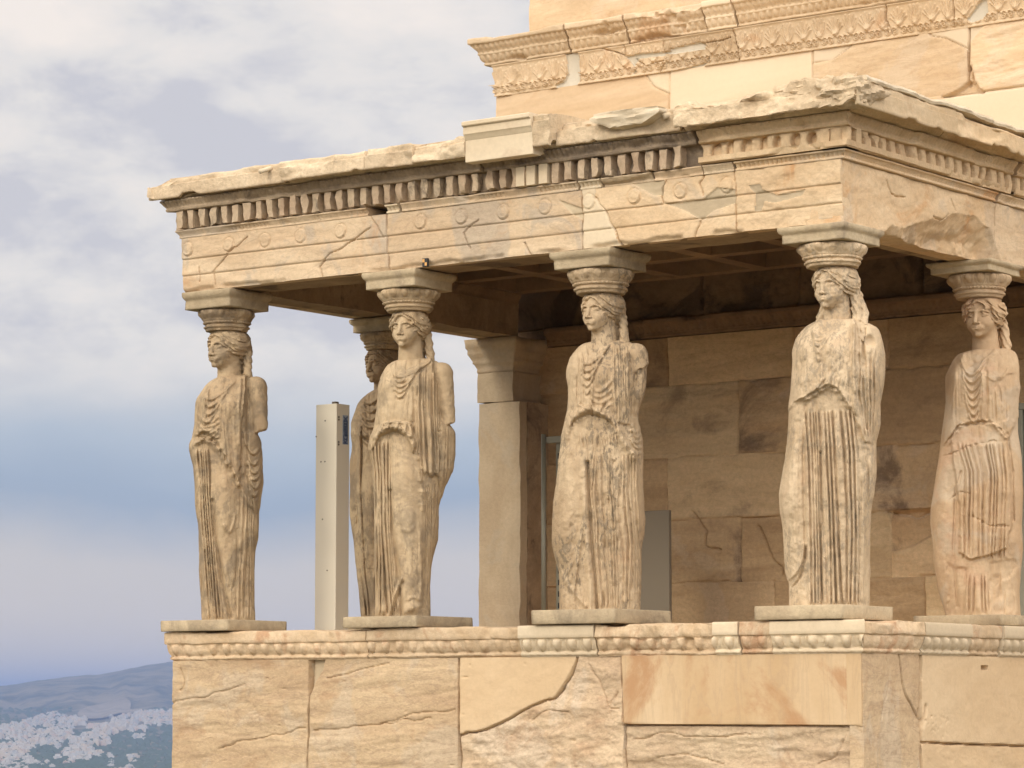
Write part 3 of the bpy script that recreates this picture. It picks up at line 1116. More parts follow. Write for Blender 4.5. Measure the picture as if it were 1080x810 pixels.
def paint_c2(R):
    R.bulge((406, 405), (9, 10), .030)
    R.bulge((437, 405), (11, 11), .038)
    # neckline: the skin is lower than the cloth
    R.poly([(418, 374), (418, 388), (421, 394), (427, 393), (440, 386), (452, 378), (452, 370)], -.016, 1.2)
    for i in range(5):
        R.curve((416 - i, 382 + i * 3.5), (421, 400 + i * 5.5), (449 - i * 3.5, 385 + i * 3.5), 1.3, .014, taper=.1)
        R.curve((416 - i, 384 + i * 3.5), (421, 402.5 + i * 5.5), (449 - i * 3.5, 387.5 + i * 3.5), .9, -.013, taper=.1)
    vfold(R, [(455, 376), (452, 384), (440, 394), (424, 404)], 1.8, .016)
    # flat front of the bodice with its square flap
    R.poly([(390, 360), (445, 360), (440, 412), (435, 447), (425, 450), (403, 449), (394, 447)], .013, 1.0, .7, 6, 2)
    R.folds([(398, 415), (400, 446)], [(437, 415), (435, 446)], 6.08, .007, seed=8)
    R.ridge([(401, 402), (397, 430), (392, 455)], 1.5, -.016)
    # pouch folds over the girdle
    R.poly([(387, 474), (392, 460), (402, 449), (418, 447), (433, 450), (439, 470), (436, 480), (428, 462), (415, 456), (400, 462), (391, 478)], .050, 1.2, .6, 4, 4)
    ruffle(R, [(389, 470), (394, 463), (403, 456), (414, 453), (425, 456), (432, 464), (437, 474)], 2.4, .026, 9, 4)
    for p in ([(404, 449), (400, 458)], [(412, 448), (408, 456)], [(420, 449), (417, 457)], [(428, 450), (427, 460)], [(434, 452), (434, 466)]):
        vfold(R, p, 1.5, .018, taper=.1)
    # cloak down the figure's left side, in deep vertical folds with a stepped hem
    R.poly([(441, 385), (462, 380), (464, 505), (458, 502), (455, 506), (450, 500), (447, 503), (441, 480), (437, 462)], .022, 1.0, .5, 4, 6)
    R.folds([(439, 392), (438, 430), (440, 470), (444, 506)], [(464, 384), (464, 440), (466, 480), (465, 510)], 6.75, .034, seed=11, wob=.2, p=.6)
    vfold(R, [(454, 377), (455, 388), (457, 400)], 2.6, .026, jag=.8)
    # cape below the arm
    R.poly([(464, 446), (481, 446), (481, 480), (474, 505), (466, 525), (460, 500)], .02, 1.0, .8, 5, 7)
    R.folds([(463, 450), (463, 500), (457, 560)], [(481, 450), (479, 500), (464, 560)], 4.73, .029, seed=13)
    R.ridge([(466, 443), (472, 438), (480, 432)], 2.2, .016)
    # skirt: straight heavy folds over the standing leg
    R.folds([(389, 466), (393, 500), (395, 560), (396, 651)], [(414, 458), (413, 500), (413, 560), (421, 651)], 6.21, .051, seed=15, wob=.18, p=.6)
    R.poly([(414, 460), (428, 464), (440, 480), (446, 520), (447, 552), (446, 640), (424, 650), (421, 610), (413, 560), (412, 500)], .018, 2.5)
    R.bulge((430, 505), (13, 45), .040)
    R.bulge((431, 553), (10, 13), .022)
    R.bulge((436, 605), (10, 38), .026)
    R.curve((421, 556), (431, 562), (441, 552), 2.2, .006, taper=.3)
    R.curve((430, 566), (432, 590), (434, 630), 3.0, .010, taper=.3)
    R.curve((441, 545), (444, 600), (443, 638), 1.6, .012, taper=.2)
    R.ridge([(412, 520), (414, 560), (420, 600), (424, 650)], 1.8, -.034)
    R.ridge([(423, 612), (416, 630), (410, 650)], 1.6, .02)
    R.ridge([(425, 616), (419, 634), (414, 650)], 1.4, -.024)
    R.folds([(447, 510), (447, 560), (446, 650)], [(462, 510), (460, 560), (455, 650)], 4.05, .018, seed=17)
    ruffle(R, [(441, 478), (443, 500), (446, 520), (446, 540)], 1.6, .014, 5, 8)
    R.bulge((436, 643), (7, 5), .03)
    R.bulge((401, 645), (7, 5), .03)
    R.curve((429, 636), (436, 631), (446, 636), 1.6, .010, taper=.2)


def paint_c3(R):
    R.bulge((606, 386), (9, 12), .028)
    R.bulge((636, 398), (11, 13), .045)
    R.poly([(622, 352), (617, 362), (621, 376), (630, 372), (650, 360), (655, 352)], -.012, 1.2)
    for i in range(5):
        R.curve((612 + i * .5, 362 + i * 5), (619, 386 + i * 8), (646 - i * 4, 362 + i * 5), 1.3, .013, taper=.08)
        R.curve((612 + i * .5, 364 + i * 5), (619, 389 + i * 8), (646 - i * 4, 365 + i * 5), .9, -.013, taper=.08)
    R.folds([(606, 372), (607, 436)], [(628, 376), (626, 436)], 5.40, .016, seed=21)
    R.folds([(600, 372), (597, 440)], [(610, 372), (606, 440)], 2.00, .012, seed=22)
    for i in range(4):
        R.curve((621, 404 + i * 7), (632, 416 + i * 6), (648, 400 + i * 9), 1.4, .012, taper=.15)
    # shoulder lock and side fold
    R.poly([(646, 362), (664, 362), (665, 450), (650, 448), (646, 420)], .020, 1.2, .6, 5, 3)
    R.folds([(645, 366), (648, 450)], [(665, 362), (666, 455)], 4.86, .020, seed=23)
    ruffle(R, [(661, 372), (663, 385), (663, 392)], 1.8, .016, 3, 2)
    R.ridge([(670, 397), (668, 415), (667, 440)], 2.5, -.03)
    R.ridge([(678, 398), (676, 420), (671, 436)], 2.0, .015)
    # garland-like pouch
    ruffle(R, [(595, 461), (598, 452), (604, 444), (612, 438), (620, 435), (630, 437), (640, 442), (648, 450), (654, 462), (661, 473), (668, 484)], 4.0, .042, 13, 5)
    R.curve((600, 454), (622, 440), (650, 455), 1.2, -.016, taper=.1)
    for p in ([(610, 428), (618, 434)], [(622, 426), (626, 434)], [(636, 428), (632, 438)]):
        vfold(R, p, 1.6, .016)
    nested(R, (666, 448), (664, 470), (677, 448), (677, 478), 8, 8, 5, 1.5, .018)
    # skirt
    R.folds([(604, 448), (606, 478)], [(652, 456), (656, 484)], 13.50, .026, seed=25, wob=.4, fade=12)
    R.folds([(622, 470), (620, 520), (624, 560), (629, 644)], [(674, 480), (676, 540), (676, 600), (675, 644)], 12.83, .024, seed=26, wob=.5, p=.8)
    R.bulge((600, 520), (13, 45), .035)
    R.bulge((594, 562), (9, 20), .026)
    R.ridge([(620, 490), (622, 530), (624, 570), (628, 610), (630, 644)], 1.8, -.045)
    R.ridge([(616, 500), (617, 550), (621, 600), (624, 644)], 2.4, .018)
    for i in range(5):
        R.curve((617 - i * 1.5, 522 + i * 20), (611 - i * 1.5, 575 + i * 14), (594 + i * 4, 612 + i * 8), 1.6, .011, taper=.15)
    R.curve((590, 598), (600, 618), (618, 640), 2.0, .016)
    R.poly([(666, 455), (679, 460), (680, 575), (676, 580), (668, 520)], .016, 1.5, .8, 7, 4)
    for i in range(16):
        R.bulge((RNG.uniform(585, 675), RNG.uniform(490, 640)), (RNG.uniform(1.5, 4), RNG.uniform(3, 9)), RNG.uniform(-.014, .004))


def paint_c4(R):
    R.bulge((847, 368), (9, 12), .026)
    R.bulge((878, 371), (12, 13), .040)
    # locks down to the breast
    for off in (0, 4):
        vfold(R, [(866 - off, 328), (861 - off, 336), (852 - off * 1.6, 345), (844 - off, 358), (841 - off * .5, 385)], 2.2, .010)
        vfold(R, [(896 + off, 326), (900 + off, 345), (903 + off, 370), (903 + off * 1.3, 400)], 2.2, .012)
    R.poly([(868, 322), (862, 340), (866, 352), (874, 356), (886, 348), (894, 336), (893, 322)], -.012, 1.5)
    for i in range(4):
        R.curve((858 + i * .5, 346 + i * 4), (863, 358 + i * 5), (886 - i * 4, 346 + i * 4), 1.3, .012, taper=.1)
    ruffle(R, [(860, 352), (862, 362), (863, 374), (864, 384)], 2.0, .018, 5, 3)
    R.folds([(838, 380), (836, 420)], [(858, 372), (856, 424)], 4.73, .014, seed=31)
    R.folds([(864, 384), (864, 416)], [(898, 384), (894, 420)], 6.08, .014, seed=32)
    # overfold hem
    R.poly([(831, 434), (838, 425), (850, 422), (862, 414), (874, 410), (884, 414), (896, 434), (902, 440), (902, 300), (830, 300)], .048, 1.2, .8, 5, 5)
    ruffle(R, [(833, 430), (842, 424), (852, 423), (862, 417), (873, 412), (882, 416), (889, 424), (896, 433)], 2.4, .022, 9, 6)
    for p in ([(868, 404), (862, 413)], [(876, 400), (874, 410)], [(884, 404), (882, 414)]):
        vfold(R, p, 1.5, .012)
    # cape on the figure's left
    R.poly([(900, 345), (927, 345), (934, 380), (932, 420), (927, 455), (921, 470), (912, 468), (900, 440), (898, 400)], .022, 1.5, .8, 6, 7)
    R.folds([(901, 370), (902, 420), (908, 466)], [(934, 370), (932, 420), (924, 470)], 5.40, .026, seed=33, wob=.3)
    R.ridge([(911, 350), (909, 380), (910, 420), (914, 455)], 1.2, -.03)
    vfold(R, [(899, 366), (900, 400), (904, 440)], 2.0, .014)
    # pleated skirt
    R.folds([(846, 424), (848, 470), (850, 540), (852, 640)], [(902, 434), (906, 480), (908, 560), (908, 640)], 11.34, .040, seed=35, wob=.12, p=.7)
    R.folds([(908, 470), (908, 640)], [(922, 480), (917, 640)], 1.80, .022, seed=36)
    R.bulge((836, 480), (9, 40), .022)
    R.bulge((833, 525), (10, 26), .030)
    R.ridge([(850, 430), (848, 480), (849, 540), (850, 590)], 1.7, -.018)
    R.ridge([(865, 480), (866, 560), (867, 638)], 1.5, -.03)
    R.curve((848, 575), (843, 600), (830, 612), 1.6, .02)
    R.curve((850, 580), (846, 606), (836, 620), 1.3, -.02)
    for i in range(3):
        R.curve((836 + i * 4, 440), (833 + i * 4, 520), (836 + i * 4, 600), 1.5, .008, taper=.2)


def paint_c5(R):
    R.bulge((1005, 400), (9, 12), .030)
    R.bulge((1042, 404), (12, 14), .036)
    R.poly([(1020, 366), (1016, 376), (1022, 390), (1034, 384), (1048, 372), (1050, 362)], -.014, 1.2)
    for i in range(7):
        R.curve((1012 + i * .6, 376 + i * 6), (1024 + i * .5, 398 + i * 8.5), (1040 - i * .7, 378 + i * 6.5), 1.35, .017, taper=.08)
        R.curve((1012 + i * .6, 379 + i * 6), (1024 + i * .5, 401.5 + i * 8.5), (1040 - i * .7, 381 + i * 6.5), .9, -.015, taper=.08)
    R.ridge([(1035, 395), (1037, 420), (1036, 445)], 1.6, .020)
    R.ridge([(1040, 395), (1041, 420), (1040, 445)], 1.2, -.014)
    R.folds([(1000, 405), (999, 446)], [(1012, 410), (1010, 446)], 2.20, .011, seed=41)
    # broken breast patch and shoulder
    R.poly([(1042, 380), (1054, 378), (1062, 390), (1056, 404), (1048, 407), (1038, 400)], .012, .8, .8, 4, 2)
    R.poly([(1050, 404), (1072, 396), (1072, 446), (1058, 446), (1052, 420)], -.014, 1.5, 2, 7, 6)
    R.folds([(1046, 410), (1046, 448)], [(1068, 404), (1068, 450)], 4.05, .016, seed=42)
    # pouch hem
    R.poly([(996, 470), (1003, 462), (1010, 452), (1022, 448), (1043, 447), (1054, 455), (1062, 466), (1074, 440), (1074, 350), (990, 350)], .044, 1.2, .7, 4, 8)
    ruffle(R, [(1000, 470), (1005, 464), (1008, 456), (1014, 451), (1024, 449), (1036, 449), (1045, 449), (1053, 456), (1060, 464)], 2.0, .020, 8, 9)
    # pleated apron, broken off below
    R.poly([(1003, 466), (1012, 452), (1050, 450), (1062, 466), (1066, 520), (1066, 555), (1060, 580), (1040, 588), (1024, 592), (1012, 584), (1013, 540)], .036, 1.0, .7, 5, 10)
    R.folds([(1002, 468), (1013, 500), (1013, 592)], [(1062, 462), (1066, 510), (1063, 592)], 10.80, .034, seed=43, wob=.2, p=.65)
    R.ridge([(1062, 460), (1067, 500), (1068, 550)], 1.5, -.020)
    # broken lower skirt
    R.folds([(1018, 604), (1017, 651)], [(1042, 604), (1044, 651)], 5.40, .034, seed=44, fade=10)
    R.poly([(1000, 596), (1020, 602), (1018, 650), (1000, 650)], -.016, 1.8, 1.2, 8, 11)
    R.poly([(1044, 596), (1074, 590), (1074, 600), (1050, 620), (1046, 640)], -.012, 1.8, 1.2, 8, 12)
    R.folds([(1052, 600), (1052, 651)], [(1076, 600), (1076, 651)], 2.40, .018, seed=45)
    R.bulge((1068, 570), (8, 8), .02)
    R.bulge((994, 540), (10, 34), .022)
    R.ridge([(1014, 500), (1009, 520), (1006, 580), (1010, 640)], 1.4, -.016)
    # cracks
    R.ridge([(991, 483), (1008, 479), (1027, 472), (1050, 468)], .7, -.016, jag=1.5, seed=3)
    R.ridge([(1027, 547), (1036, 552), (1043, 557), (1062, 557)], .9, -.02, jag=1.5, seed=4)
    R.ridge([(1003, 528), (1012, 521), (1024, 523)], .7, -.014, jag=1, seed=5)


def paint_c6(R):
    nested(R, (382, 420), (376, 455), (404, 412), (400, 470), 12, 10, 6, 2.0, .026)
    R.folds([(370, 445), (368, 520), (374, 600), (381, 652)], [(384, 450), (382, 520), (386, 600), (392, 652)], 2.60, .040, seed=51, wob=.2)
    R.bulge((392, 530), (8, 40), .05)
    R.folds([(398, 470), (396, 650)], [(440, 470), (440, 650)], 6.75, .030, seed=52)
    ruffle(R, [(371, 458), (380, 462), (390, 460), (400, 466)], 2.4, .024, 5, 12)


def build_caryatids():
    S1 = dict(L=[(236, 388), (232, 396), (227, 399), (218.5, 406), (212, 416), (208, 423), (207, 438), (206.5, 448), (203.6, 463), (200, 470), (201, 483), (203.6, 490), (205, 507), (206, 532), (208.6, 556), (210, 581), (210, 606), (212, 630), (213, 655)],
              R=[(256, 388), (262, 395), (267, 400), (270, 410), (270, 430), (269, 455), (274, 463), (276, 480), (276.5, 495), (277.5, 509), (275, 524), (273, 541), (273, 556), (272, 569), (269, 581), (268, 606), (268, 630), (269, 655)])
    caryatid('tan caryatid at the far left corner of the porch, worn face turned away', 0.02, 0.0, S1,
             dict(base=655, top=397, locks=[(1, .080, -.085, -.15)], chin=389, hair=346, headx=239, abacus_v=328, smooth=[(238, 545, 13, 65)], seed=1, erode=.4, face_erode=.5, turn=6, cap_erode=.45, caps=.93, ab=.252, chip=.014, xmax=290,
                  arms=[(270.5, 409, .04, 11.3, 274.2, 456, .07, 8.2)], deep=.95, pl=.34), paint_c1, M['statue_tan'])
    S2 = dict(L=[(427, 370), (424, 377), (415.6, 380), (408, 386), (403, 395), (399.5, 406), (398, 418), (397, 433), (394.6, 448), (389.7, 463), (389, 475), (392, 490), (394, 519), (394.6, 544), (395, 569), (395, 594), (396, 618), (396, 651)],
              R=[(452, 370), (457, 377), (463, 382), (466, 395), (466, 440), (474, 448), (480, 456), (480, 478), (478.6, 495), (473.7, 505), (468.7, 514), (466, 524), (462.6, 534), (462.6, 554), (462, 569), (457.6, 584), (455, 596), (453.4, 618), (454, 651)])
    caryatid('best preserved caryatid, second from the left, clear face and smooth bent knee, whole upper arm', 1.816, 0.0, S2,
             dict(base=651, top=378, pl=.337, locks=[(1, .092, -.075, -.15)], chin=367.5, hair=325, headx=431, abacus_v=307, smooth=[(431, 545, 14, 85), (417, 425, 17, 22), (474, 415, 10, 40)], seed=2, erode=.12, face_erode=.05, turn=-12, cap_erode=.05, caps=.98, ab=.25, abdx=.0, xmax=490,
                  arms=[(466.5, 394.5, .04, 11.4, 473.3, 448, .07, 7.2)]), paint_c2, M['statue_warm'])
    S3 = dict(L=[(628, 350), (624, 357), (617, 360), (609.5, 366), (602, 376), (597.7, 388), (597, 398), (599, 408), (599, 423), (597, 438), (593.5, 455), (592, 463), (589.5, 484), (588, 500), (586, 515), (584, 528), (582.5, 549), (582.5, 574), (585.6, 590), (589.5, 600), (590, 616), (590, 644)],
              R=[(654, 348), (660, 356), (668, 361), (676, 370), (682, 385), (682, 403), (679, 418), (674, 430), (673, 443), (676, 455), (677.7, 465), (678.5, 481), (677.7, 502), (678.5, 523), (680.5, 549), (679, 564), (676.4, 575), (676.4, 595), (676, 619), (675, 644)])
    caryatid('mottled caryatid third from the left, beside the steel rack, thick rolled hem at the waist', 3.535, 0.0, S3,
             dict(base=644, top=360, locks=[(1, .090, -.07, -.17)], chin=350.5, hair=306, headx=634, abacus_v=286, smooth=[(600, 530, 14, 60), (675, 380, 8, 14)], crinkle=.011, seed=3, erode=.55, face_erode=.4, turn=4, cap_erode=.4, caps=1.02, ab=.258, chip=.02, xmax=690,
                  arms=[(671.5, 375, .05, 11.6, 675.5, 390, .06, 9.5)]), paint_c3, M['statue_grey'])
    S4 = dict(L=[(868, 330), (864, 335), (857, 340), (849, 346), (841, 357), (837, 370), (837, 386), (836, 401), (834.5, 417), (832, 435), (831, 461), (828, 487), (825, 501), (822, 521), (823, 538), (826, 558), (827, 583), (829, 606), (832.6, 615), (832.6, 640)],
              R=[(898, 330), (905, 335), (915, 340), (926, 347), (930.5, 360), (933, 373), (933, 396), (930.5, 412), (928, 427), (928.5, 440), (928, 450), (924, 467), (924, 501), (922, 521), (918.6, 532), (917, 566), (917.5, 600), (916.6, 640)])
    caryatid('pale mottled caryatid at the near front corner, eroded face, long hair locks on both shoulders', 5.41, 0.0, S4,
             dict(base=639.5, top=338, chin=327, hair=278, headx=880, abacus_v=259, smooth=[(836, 520, 12, 75), (880, 345, 16, 18)], crinkle=.009, seed=4, erode=.5, pldx=-.085, face_erode=.5, turn=2, cap_erode=.5, caps=1.02, ab=.262, chip=.008, xmax=940,
                  locks=[(1, .105, .03, -.20), (-1, .105, .03, -.20), (1, .130, .0, -.16), (-1, .135, .0, -.16)], holes=[(919, 362, .13, 7)], pl=.335), paint_c4, M['statue_pale'])
    S5 = dict(L=[(1030, 360), (1026, 369), (1012, 372), (1005, 382), (999, 396), (998.6, 410), (999, 424), (997, 440), (994.4, 450), (991.7, 473), (987.6, 502), (982, 538), (982, 554), (985, 576), (986, 597), (989, 619), (996, 641), (998, 651)],
              R=[(1052, 357), (1059, 364), (1069, 370), (1074, 384), (1074.4, 401), (1076, 410), (1073, 424), (1073, 447), (1073, 456), (1077, 481), (1078.6, 521), (1077, 554), (1078, 580), (1076, 603), (1074.6, 625), (1076, 651)])
    caryatid('rosy caryatid at the right edge, behind the near corner figure, clear face, broken pleated apron', 5.41, 2.05, S5,
             dict(base=650, top=369, locks=[(1, .092, -.05, -.13)], chin=357.5, hair=311, headx=1037, abacus_v=291, smooth=[(995, 550, 11, 90), (1040, 375, 16, 14)], crinkle=.010, seed=5, erode=.3, face_erode=.05, turn=-8, cap_erode=.12, caps=.98, ab=.262), paint_c5, M['statue_rosy'])
    S6 = dict(L=[(398, 405), (395, 411), (389, 414), (380.7, 421), (377, 426), (373.5, 436), (370, 446), (371, 470), (368.6, 490), (369, 519), (368.6, 542), (372, 564), (375, 594), (378.5, 618), (381, 652)],
              R=[(416, 405), (422, 411), (432, 416), (438, 425), (440, 440), (440, 470), (446, 500), (446, 540), (442, 580), (440, 620), (440, 654)])
    caryatid('shaded caryatid standing half hidden behind the best preserved one', 0.02, 2.05, S6,
             dict(base=654, top=408, chin=404.5, hair=366, headx=403, abacus_v=352, seed=6, pl=.27, erode=.4, face_erode=.3, turn=6, cap_erode=.6, caps=1.0, ab=.255, chip=.02, xmax=450), paint_c6, M['statue_tan'])

# ------------------------------------------------------------------ stone building tools
XR = 5.41                                    # axis line of the right-hand figures


def pl_front(s, o, z):
    return np.stack(np.broadcast_arrays(s, -o, z), -1)


def pl_right(s, o, z):
    return np.stack(np.broadcast_arrays(XR + o, s, z), -1)


def pl_left(s, o, z):
    return np.stack(np.broadcast_arrays(-o, s, z), -1)


def pl_wall(s, o, z):                        # main wall of the temple, face at y = 4
    return np.stack(np.broadcast_arrays(s, 4.0 - o, z), -1)


def fr(pts, o):                              # photo pixels -> (s, z) on a front plane
    return [(lambda q: (q[0], q[2]))(at_y(u, v, -o)) for u, v in pts]


def rt(pts, o):
    return [(lambda q: (q[1], q[2]))(at_x(u, v, XR + o)) for u, v in pts]


def wa(pts, o=0.0):
    return [(lambda q: (q[0], q[2]))(at_y(u, v, 4.0 - o)) for u, v in pts]


def sharp(o, deg=42):
    o.data.set_sharp_from_angle(angle=math.radians(deg))
    return o


def moulding(name, prof, s0, s1, place, mat, parent, ds=.02, k=4, mL=0, mR=0, move=None, label=None, ang=50):
    """sweep a closed profile (out, z) along s; mL / mR mitre the ends (+1) ; move(s, o, z, P) -> (do, dz)"""
    pf = dense(list(prof) + [prof[0]], k)[:-1]
    n = len(pf)
    m = max(2, int(round((s1 - s0) / ds)) + 1)
    t = np.linspace(0, 1, m)[:, None]
    O = np.repeat(pf[None, :, 0], m, 0)
    Z = np.repeat(pf[None, :, 1], m, 0)
    Sx = (s0 - mL * O) * (1 - t) + (s1 + mR * O) * t
    if move is not None:
        do, dz = move(Sx, O, Z)
        O, Z = O + do, Z + dz
    V = place(Sx, O, Z).reshape(-1, 3)
    i = np.arange(m - 1)[:, None] * n
    j = np.arange(n)[None, :]
    j2 = (j + 1) % n
    Q = np.stack([i + j, i + j2, i + n + j2, i + n + j], -1).reshape(-1, 4)
    f = Q.tolist() + [list(range(n))[::-1], [(m - 1) * n + q for q in range(n)]]
    return sharp(mesh_object(name, V, f, mat, parent, True, label), ang)


def rough_move(amp, seed, fx=6, fz=8, oct=4, chip=0.0, cf=3.0, cut=.25, edge=None):
    def mv(s, o, z):
        n1 = fbm(s * fx, z * fz, o * fx, oct, seed)
        d = amp * n1
        if chip:
            d = d - chip * sstep(cut, cut + .35, fbm(s * cf, z * cf * 1.3, o * cf, 4, seed + 11))
        m = sstep(.0, .06, o + .02)
        return d, amp * .6 * fbm(s * fx + 9, z * fz, o * fx, oct, seed + 3)
    return mv


def relief_sheet(R, place, o_base, default, regions, parent, depth=.12, ang=55):
    """R.D over (s, z) becomes outward relief; regions = [(name, mat, polygon, label)] split it into blocks"""
    ny, nx = R.D.shape
    X = np.pad(R.X, 1, 'edge')
    Y = np.pad(R.Y, 1, 'edge')
    O = np.pad(o_base + R.D, 1, 'edge')
    O[0, :] = O[-1, :] = o_base - depth
    O[:, 0] = O[:, -1] = o_base - depth
    V = place(X, O, Y).reshape(-1, 3)
    h, w = X.shape
    a = (np.arange(h - 1)[:, None] * w + np.arange(w - 1)[None, :])
    Q = np.stack([a, a + 1, a + w + 1, a + w], -1).reshape(-1, 4)
    cx = (X[:-1, :-1] + X[1:, 1:]).ravel() / 2
    cy = (Y[:-1, :-1] + Y[1:, 1:]).ravel() / 2
    lab = np.full(len(Q), -1)

    class W:
        pass
    g = W()
    g.X, g.Y = cx, cy
    for i, (nm, mt, poly, lb) in enumerate(regions):
        c = np.zeros(len(cx), bool)
        n = len(poly)
        for k in range(n):
            (xa, ya), (xb, yb) = poly[k], poly[(k + 1) % n]
            if ya == yb:
                continue
            c ^= ((ya > cy) != (yb > cy)) & (cx < (xb - xa) * (cy - ya) / (yb - ya) + xa)
        lab[c] = i
    out = []
    for i in range(-1, len(regions)):
        f = Q[lab == i]
        if len(f) == 0:
            continue
        ids, inv = np.unique(f.ravel(), return_inverse=True)
        nm, mt, _, lb = (default[0], default[1], None, default[2]) if i < 0 else regions[i]
        out.append(sharp(mesh_object(nm, V[ids], inv.reshape(-1, 4), mt, parent, True, lb), ang))
    return out


def rbox(name, lo, hi, mat, parent, step=.06, amp=.004, seed=0, label=None, bev=True):
    """stone block: subdivided box with worn faces and edges"""
    lo, hi = np.array(lo, float), np.array(hi, float)
    n = np.maximum(1, np.ceil((hi - lo) / step).astype(int))
    idx, V, Fc = {}, [], []

    def vid(i, j, k):
        key = (i, j, k)
        if key not in idx:
            idx[key] = len(V)
            V.append(lo + (hi - lo) * np.array([i, j, k]) / n)
        return idx[key]
    for ax in range(3):
        b, c = (ax + 1) % 3, (ax + 2) % 3
        for side in (0, n[ax]):
            for i in range(n[b]):
                for j in range(n[c]):
                    q = []
                    for di, dj in ((0, 0), (1, 0), (1, 1), (0, 1)):
                        t = [0, 0, 0]
                        t[ax], t[b], t[c] = int(side), i + di, j + dj
                        q.append(vid(*t))
                    Fc.append(q if side else q[::-1])
    V = np.array(V)
    d = np.stack([fbm(V[:, 0] * 5 + 3 * k, V[:, 1] * 5, V[:, 2] * 5, 4, seed + k) for k in range(3)], -1)
    V = V + amp * d
    return sharp(mesh_object(name, V, Fc, mat, parent, True, label), 40)


def slant(R, amp, seed, ang=.12, fx=1.2, fz=9, oct=5):
    """bedding of the marble: long shallow layers"""
    s = R.X * math.cos(ang) + R.Y * math.sin(ang)
    z = -R.X * math.sin(ang) + R.Y * math.cos(ang)
    return amp * fbm(s * fx, z * fz, None, oct, seed)


def mask(R, poly, soft=.004):
    win = (slice(None), slice(None))
    d, _ = R._dist(list(poly) + [poly[0]], win)
    return sstep(-soft, soft, np.where(R.inside(poly, win), d, -d))


def flakes(R, m, amp, seed, f=3.0, fz=7.0):
    """stepped spalls and ragged ledges on a broken face"""
    n = fbm(R.X * f, R.Y * fz, None, 5, seed)
    st = np.floor(n * 3.2) / 3.2
    R.D += (m * amp * (.65 * st + .35 * n)).astype(np.float32)


def cracks(R, pts, w=.004, h=-.03, jag=.006, seed=0):
    p = np.asarray(pts, float)
    L = np.concatenate([[0], np.cumsum(np.hypot(*np.diff(p, axis=0).T))])
    n = max(2, int(L[-1] / .03) + 1)
    t = np.linspace(0, L[-1], n)
    q = np.stack([np.interp(t, L, p[:, 0]), np.interp(t, L, p[:, 1])], -1)
    if jag and n > 3:
        off = np.stack([fbm(t * 9 + 7 * seed, t * 0 + k, None, 3, seed + k) for k in range(2)], -1) * jag * 1.6
        off[0] = off[-1] = 0
        q = q + off
    R.ridge([tuple(v) for v in q], max(w, R.st * .62), h, sharp=2.0)


